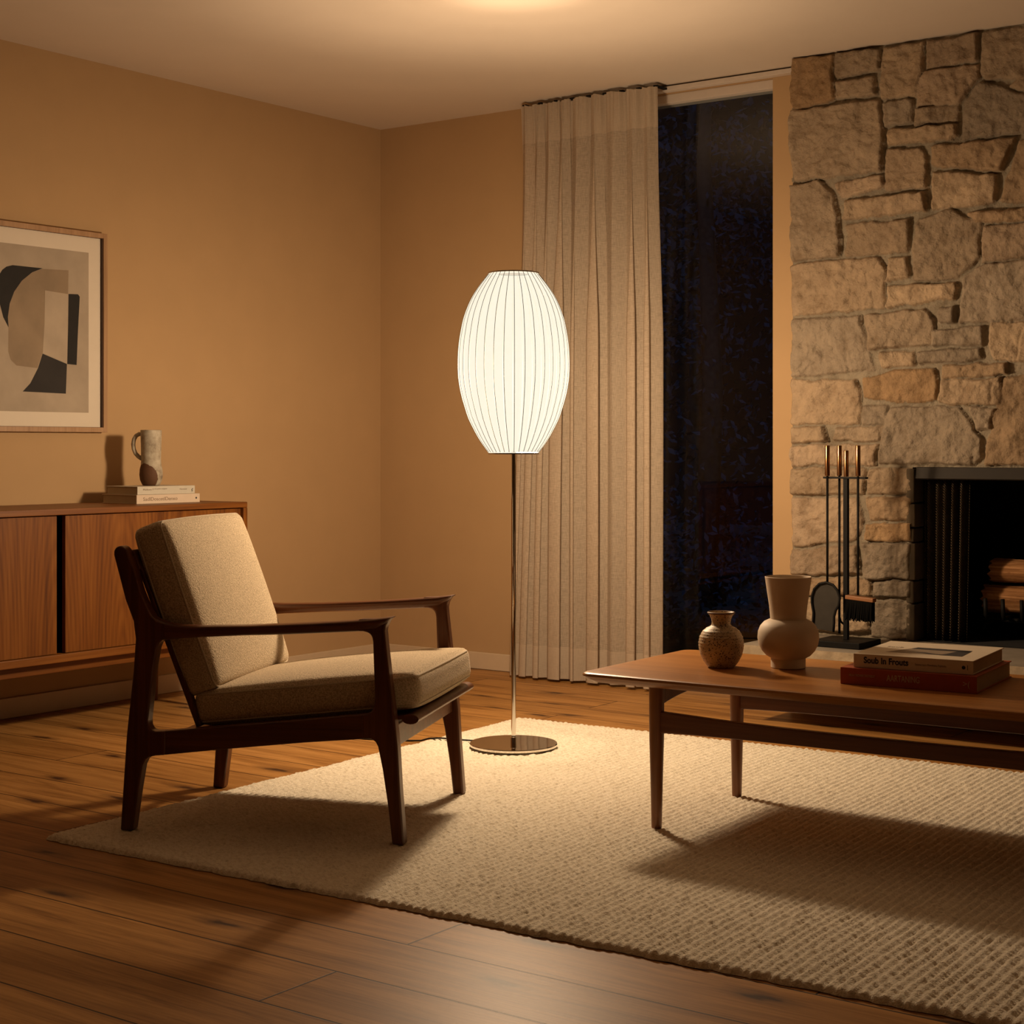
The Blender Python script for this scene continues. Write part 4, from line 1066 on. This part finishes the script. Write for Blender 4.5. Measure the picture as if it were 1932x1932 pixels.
# tabletop with soft chamfered edge
def tabletop():
    rings = []
    for dz, ins in ((-.026, .022), (-.017, .007), (-.009, .0), (-.0065, .0002), (-.003, .0022), (-.0008, .006), (0, .012)):
        rings.append([(p[0], p[1], TZ + dz) for p in rounded_rect(.80 - ins, .3025 - ins, .035, 8)])
    return loft(rings)
mesh_obj('tabletop', *tabletop(), M['table'], tb, smooth=True, auto=25)
LXT, LYT = .602, .234
for sx in (-1, 1):
    for sy in (-1, 1):
        mesh_obj('leg', *shift(lathe([(.0125, RT_), (.0135, RT_ + .003), (.0165, .15), (.0190, .24), (.0197, .30), (.0197, .3838)], 28), (sx * LXT, sy * LYT, 0)), M['table_z'], tb, smooth=True, auto=50)
for sy in (-1, 1):
    nst = 24; up, lo = [], []
    for i in range(nst + 1):
        t = -1 + 2 * i / nst
        x = t * (LXT - .015)
        up.append((x, .306 + .011 * abs(t) ** 2.5)); lo.append((x, .268 - .006 * abs(t) ** 4))
    mesh_obj('stretcher', *prism(up + lo[::-1], 'Y', sy * LYT - .0105, sy * LYT + .0105), M['table_rail'], tb, bevel=0.003)
for sx in (-1, 1):
    up, lo = [], []
    for i in range(17):
        t = -1 + 2 * i / 16
        up.append((t * (LYT - .014), .3838)); lo.append((t * (LYT - .014), .352 - .020 * abs(t) ** 2.2))
    mesh_obj('end_rail', *prism(up + lo[::-1], 'X', sx * LXT - .010, sx * LXT + .010), M['table_rail'], tb, bevel=0.002)

# vases
v1 = thing('vase', 'small speckled stoneware vase with narrow neck on coffee table', 'vase', (2.928, -2.008, TZ))
p1 = [(0, .0005), (.034, .0005), (.037, .003), (.047, .016), (.0555, .033), (.0600, .052), (.0605, .066), (.0575, .082), (.050, .096), (.040, .105), (.030, .1095), (.0258, .113), (.0252, .120), (.0265, .129), (.0305, .138), (.0362, .1445), (.0368, .147), (.0350, .1478), (.0330, .146), (.0275, .138), (.0225, .125), (.0225, .112), (.04, .09), (.04, .02), (0, .01)]
def ribbed(pr_, z0, z1, amp, per):
    out = []
    for (r0, a), (r1, b) in zip(pr_[:-1], pr_[1:]):
        n = 6 if z0 < a < z1 and b > a else 1
        for k in range(n):
            t = k / n; r = r0 + (r1 - r0) * t; z = a + (b - a) * t
            if z0 < z < z1 and b > a: r += amp * math.sin(2 * math.pi * z / per)
            out.append((r, z))
    return out + [pr_[-1]]
mesh_obj('body', *lathe(ribbed(p1[:11], .04, .105, .0006, .008) + p1[11:], 64, False), M['speckle'], v1, smooth=True)
mesh_obj('rim', *lathe([(.0365, .1440), (.0372, .1466), (.0352, .1484), (.0335, .1468)], 64, False), M['vase_rim'], v1, smooth=True)
v2 = tag(empty('vase', (3.078, -1.912, TZ)), 'tall matte sand vase with flared neck and round belly on coffee table', 'vase')
p2 = [(0, .0005), (.0440, .0005), (.0460, .002), (.0460, .026), (.0480, .0275), (.058, .033), (.070, .046), (.0785, .062), (.0815, .080), (.080, .097), (.074, .112), (.064, .123), (.053, .1285), (.0475, .1305), (.0475, .132), (.0505, .165), (.0565, .205), (.0615, .240), (.0620, .2425), (.0605, .2435), (.0590, .2425), (.0540, .205), (.047, .15), (.044, .13), (.04, .12)]
mesh_obj('body', *lathe(p2, 72, False), M['sandvase'], v2, smooth=True, auto=38)

# books on the coffee table
BRZ = R(5.5)
k1 = book('book', 'rust red book lying beneath the cream book on the coffee table', (3.318, -2.104, TZ), BRZ, .338, .335, .0415, M['cover_red'], 'books stacked on the coffee table')
text_part('title', 'AARTANING', .0215, M['ink_pale'], k1, spine_mtx(.118, .022), width=.082, bold=.0002)
text_part('author', 'HILS A TROVERE DEGTRIEUT', .0082, M['ink_pale'], k1, spine_mtx(.022, .0235), width=.066)
text_part('spine_mark', '>(', .020, M['ink_pale'], k1, spine_mtx(.304, .021))
k2 = book('book', 'cream picture book with black lettered spine on top of the red book', (3.346, -2.088, TZ + .0418), BRZ + R(0.6), .296, .305, .034, M['cover_cream'], 'books stacked on the coffee table')
text_part('title', 'Soub In Frouts', .0215, M['ink'], k2, spine_mtx(.026, .019), width=.112, extrude=.0003, bold=.0006)
text_part('subtitle', 'Snwoo tors Mvndetos, Foptotts', .0072, M['ink_brown'], k2, spine_mtx(.155, .017), width=.076)
mesh_obj('spine_mark', *join(shift(xf(lathe([(.0045, 0), (.0045, .0003)], 16), Matrix.Rotation(R(90), 4, 'X')), (.273, -.0016, .017)), shift(box(0, 0, 0, .0012, .0003, .012), (.282, -.0018, .011))), M['ink'], k2)
# cover photograph on top: dark picture panel with a pale arc
top = .0341
def flat(poly, z): return prism(poly, 'Z', z, z + .00025)
mesh_obj('cover_picture', *flat([(.060, .070), (.250, .070), (.245, .190), (.105, .195)], top), M['print_tan'], k2)
mesh_obj('cover_picture_shapes', *join(flat([(.100, .160), (.245, .160), (.245, .190), (.105, .195)], top + .0003), flat([(.195, .070), (.250, .070), (.246, .175), (.215, .165), (.205, .110)], top + .0003),
         flat([(.105, .098), (.150, .104), (.178, .086), (.200, .078), (.200, .072), (.165, .078), (.140, .092)], top + .0003)), M['ink'], k2)
text_part('cover_title', 'Soub', .022, M['ink_brown'], k2, Matrix.Translation((.030, .180, top)) @ Matrix.Rotation(0, 4, 'Z'))

# ================================================================== OUTSIDE
struct(mesh_obj('ground_outside', *box(-9, 0.125, -0.12, 6, 14, -0.06), M['ground']), 'dark leafy ground beyond the window', 'ground')
def foliage(center, size, n, leaf, seed, squash=1.0):
    rr = random.Random(seed); V, Fc = [], []
    cl = []
    for _ in range(max(3, n // 90)):
        cl.append((Vector((rr.gauss(0, .5) * size[0], rr.gauss(0, .5) * size[1], rr.gauss(0, .45) * size[2])), rr.uniform(.25, .5)))
    for i in range(n):
        c, s = rr.choice(cl)
        p = Vector(center) + c + Vector((rr.gauss(0, s), rr.gauss(0, s), rr.gauss(0, s * .7)))
        if p.z < -0.05: p.z = rr.uniform(0, .2)
        a = Vector((rr.gauss(0, 1), rr.gauss(0, 1), rr.gauss(0, 1))).normalized(); b = a.orthogonal().normalized()
        l = leaf * rr.uniform(.6, 1.3)
        k = len(V)
        V += [tuple(p - a * l), tuple(p + b * l * .4), tuple(p + a * l), tuple(p - b * l * .4)]; Fc.append((k, k + 1, k + 2, k + 3))
    return V, Fc
TG = 'night trees beyond the window'
for i, (x, y, hgt, sd, lab) in enumerate(((-2.7, 7.6, 5.2, 1, 'dim bluish tree standing farther out behind the window glass'), (-0.35, 3.7, 4.2, 8, 'dim slender tree close behind the window glass'))):
    t = thing('tree', lab, 'tree', (x, y, -0.06), 0, TG)
    mesh_obj('trunk', *tube([(0, 0, 0), (.05, .03, hgt * .35), (-.03, .05, hgt * .7), (.04, 0, hgt)], [.09, .07, .05, .02], 10), M['treebark'], t, smooth=True)
    mesh_obj('foliage', *foliage((0, 0, hgt * .60), ((.9, .9, hgt * .42) if i == 0 else (.40, .35, hgt * .40)), 3200 if i == 0 else 700, .05 if i == 0 else .026, sd), M['leaf'], t)
for i, (x, y, sd, lab) in enumerate(((0.30, 2.10, 21, 'low dark shrub outside at the foot of the slender tree'), (-1.35, 5.2, 23, 'dark shrub under the trees farther from the window'))):
    t = thing('shrub', lab, 'shrub', (x, y, -0.06), 0, 'shrubs outside the window')
    mesh_obj('foliage', *foliage((0, 0, .25), (.30, .25, .22), 1300, .03, sd), M['leaf'], t)
moon = bpy.data.lights.new('moonlight', 'SUN'); moon.energy = 0.36; moon.color = (0.22, 0.45, 1.0); moon.angle = R(2)
mo = bpy.data.objects.new('moonlight', moon); C.objects.link(mo)
mo.rotation_euler = Vector((-0.35, 0.75, -0.85)).to_track_quat('-Z', 'Y').to_euler(); mo.location = (4, -3, 9)

# ================================================================== WORLD, CAMERA
wd = bpy.data.worlds.new('night'); bpy.context.scene.world = wd; wd.use_nodes = True
bg = wd.node_tree.nodes['Background']; bg.inputs['Color'].default_value = (0.10, 0.16, 0.35, 1); bg.inputs['Strength'].default_value = 0.004
cam = bpy.data.cameras.new('camera'); co = bpy.data.objects.new('camera', cam); C.objects.link(co)
co.location = (CX, CY, EYE); co.rotation_euler = (R(90), 0, TH)
cam.sensor_width = 36; cam.lens = F / 1932 * 36; cam.shift_y = -(966 - HY) / 1932
cam.clip_start = 0.05
sc = bpy.context.scene; sc.camera = co
sc.view_settings.view_transform = 'Standard'; sc.view_settings.look = 'None'
sc.view_settings.gamma = 1.0; sc.view_settings.use_curve_mapping = False
sc.view_settings.exposure = 0.0
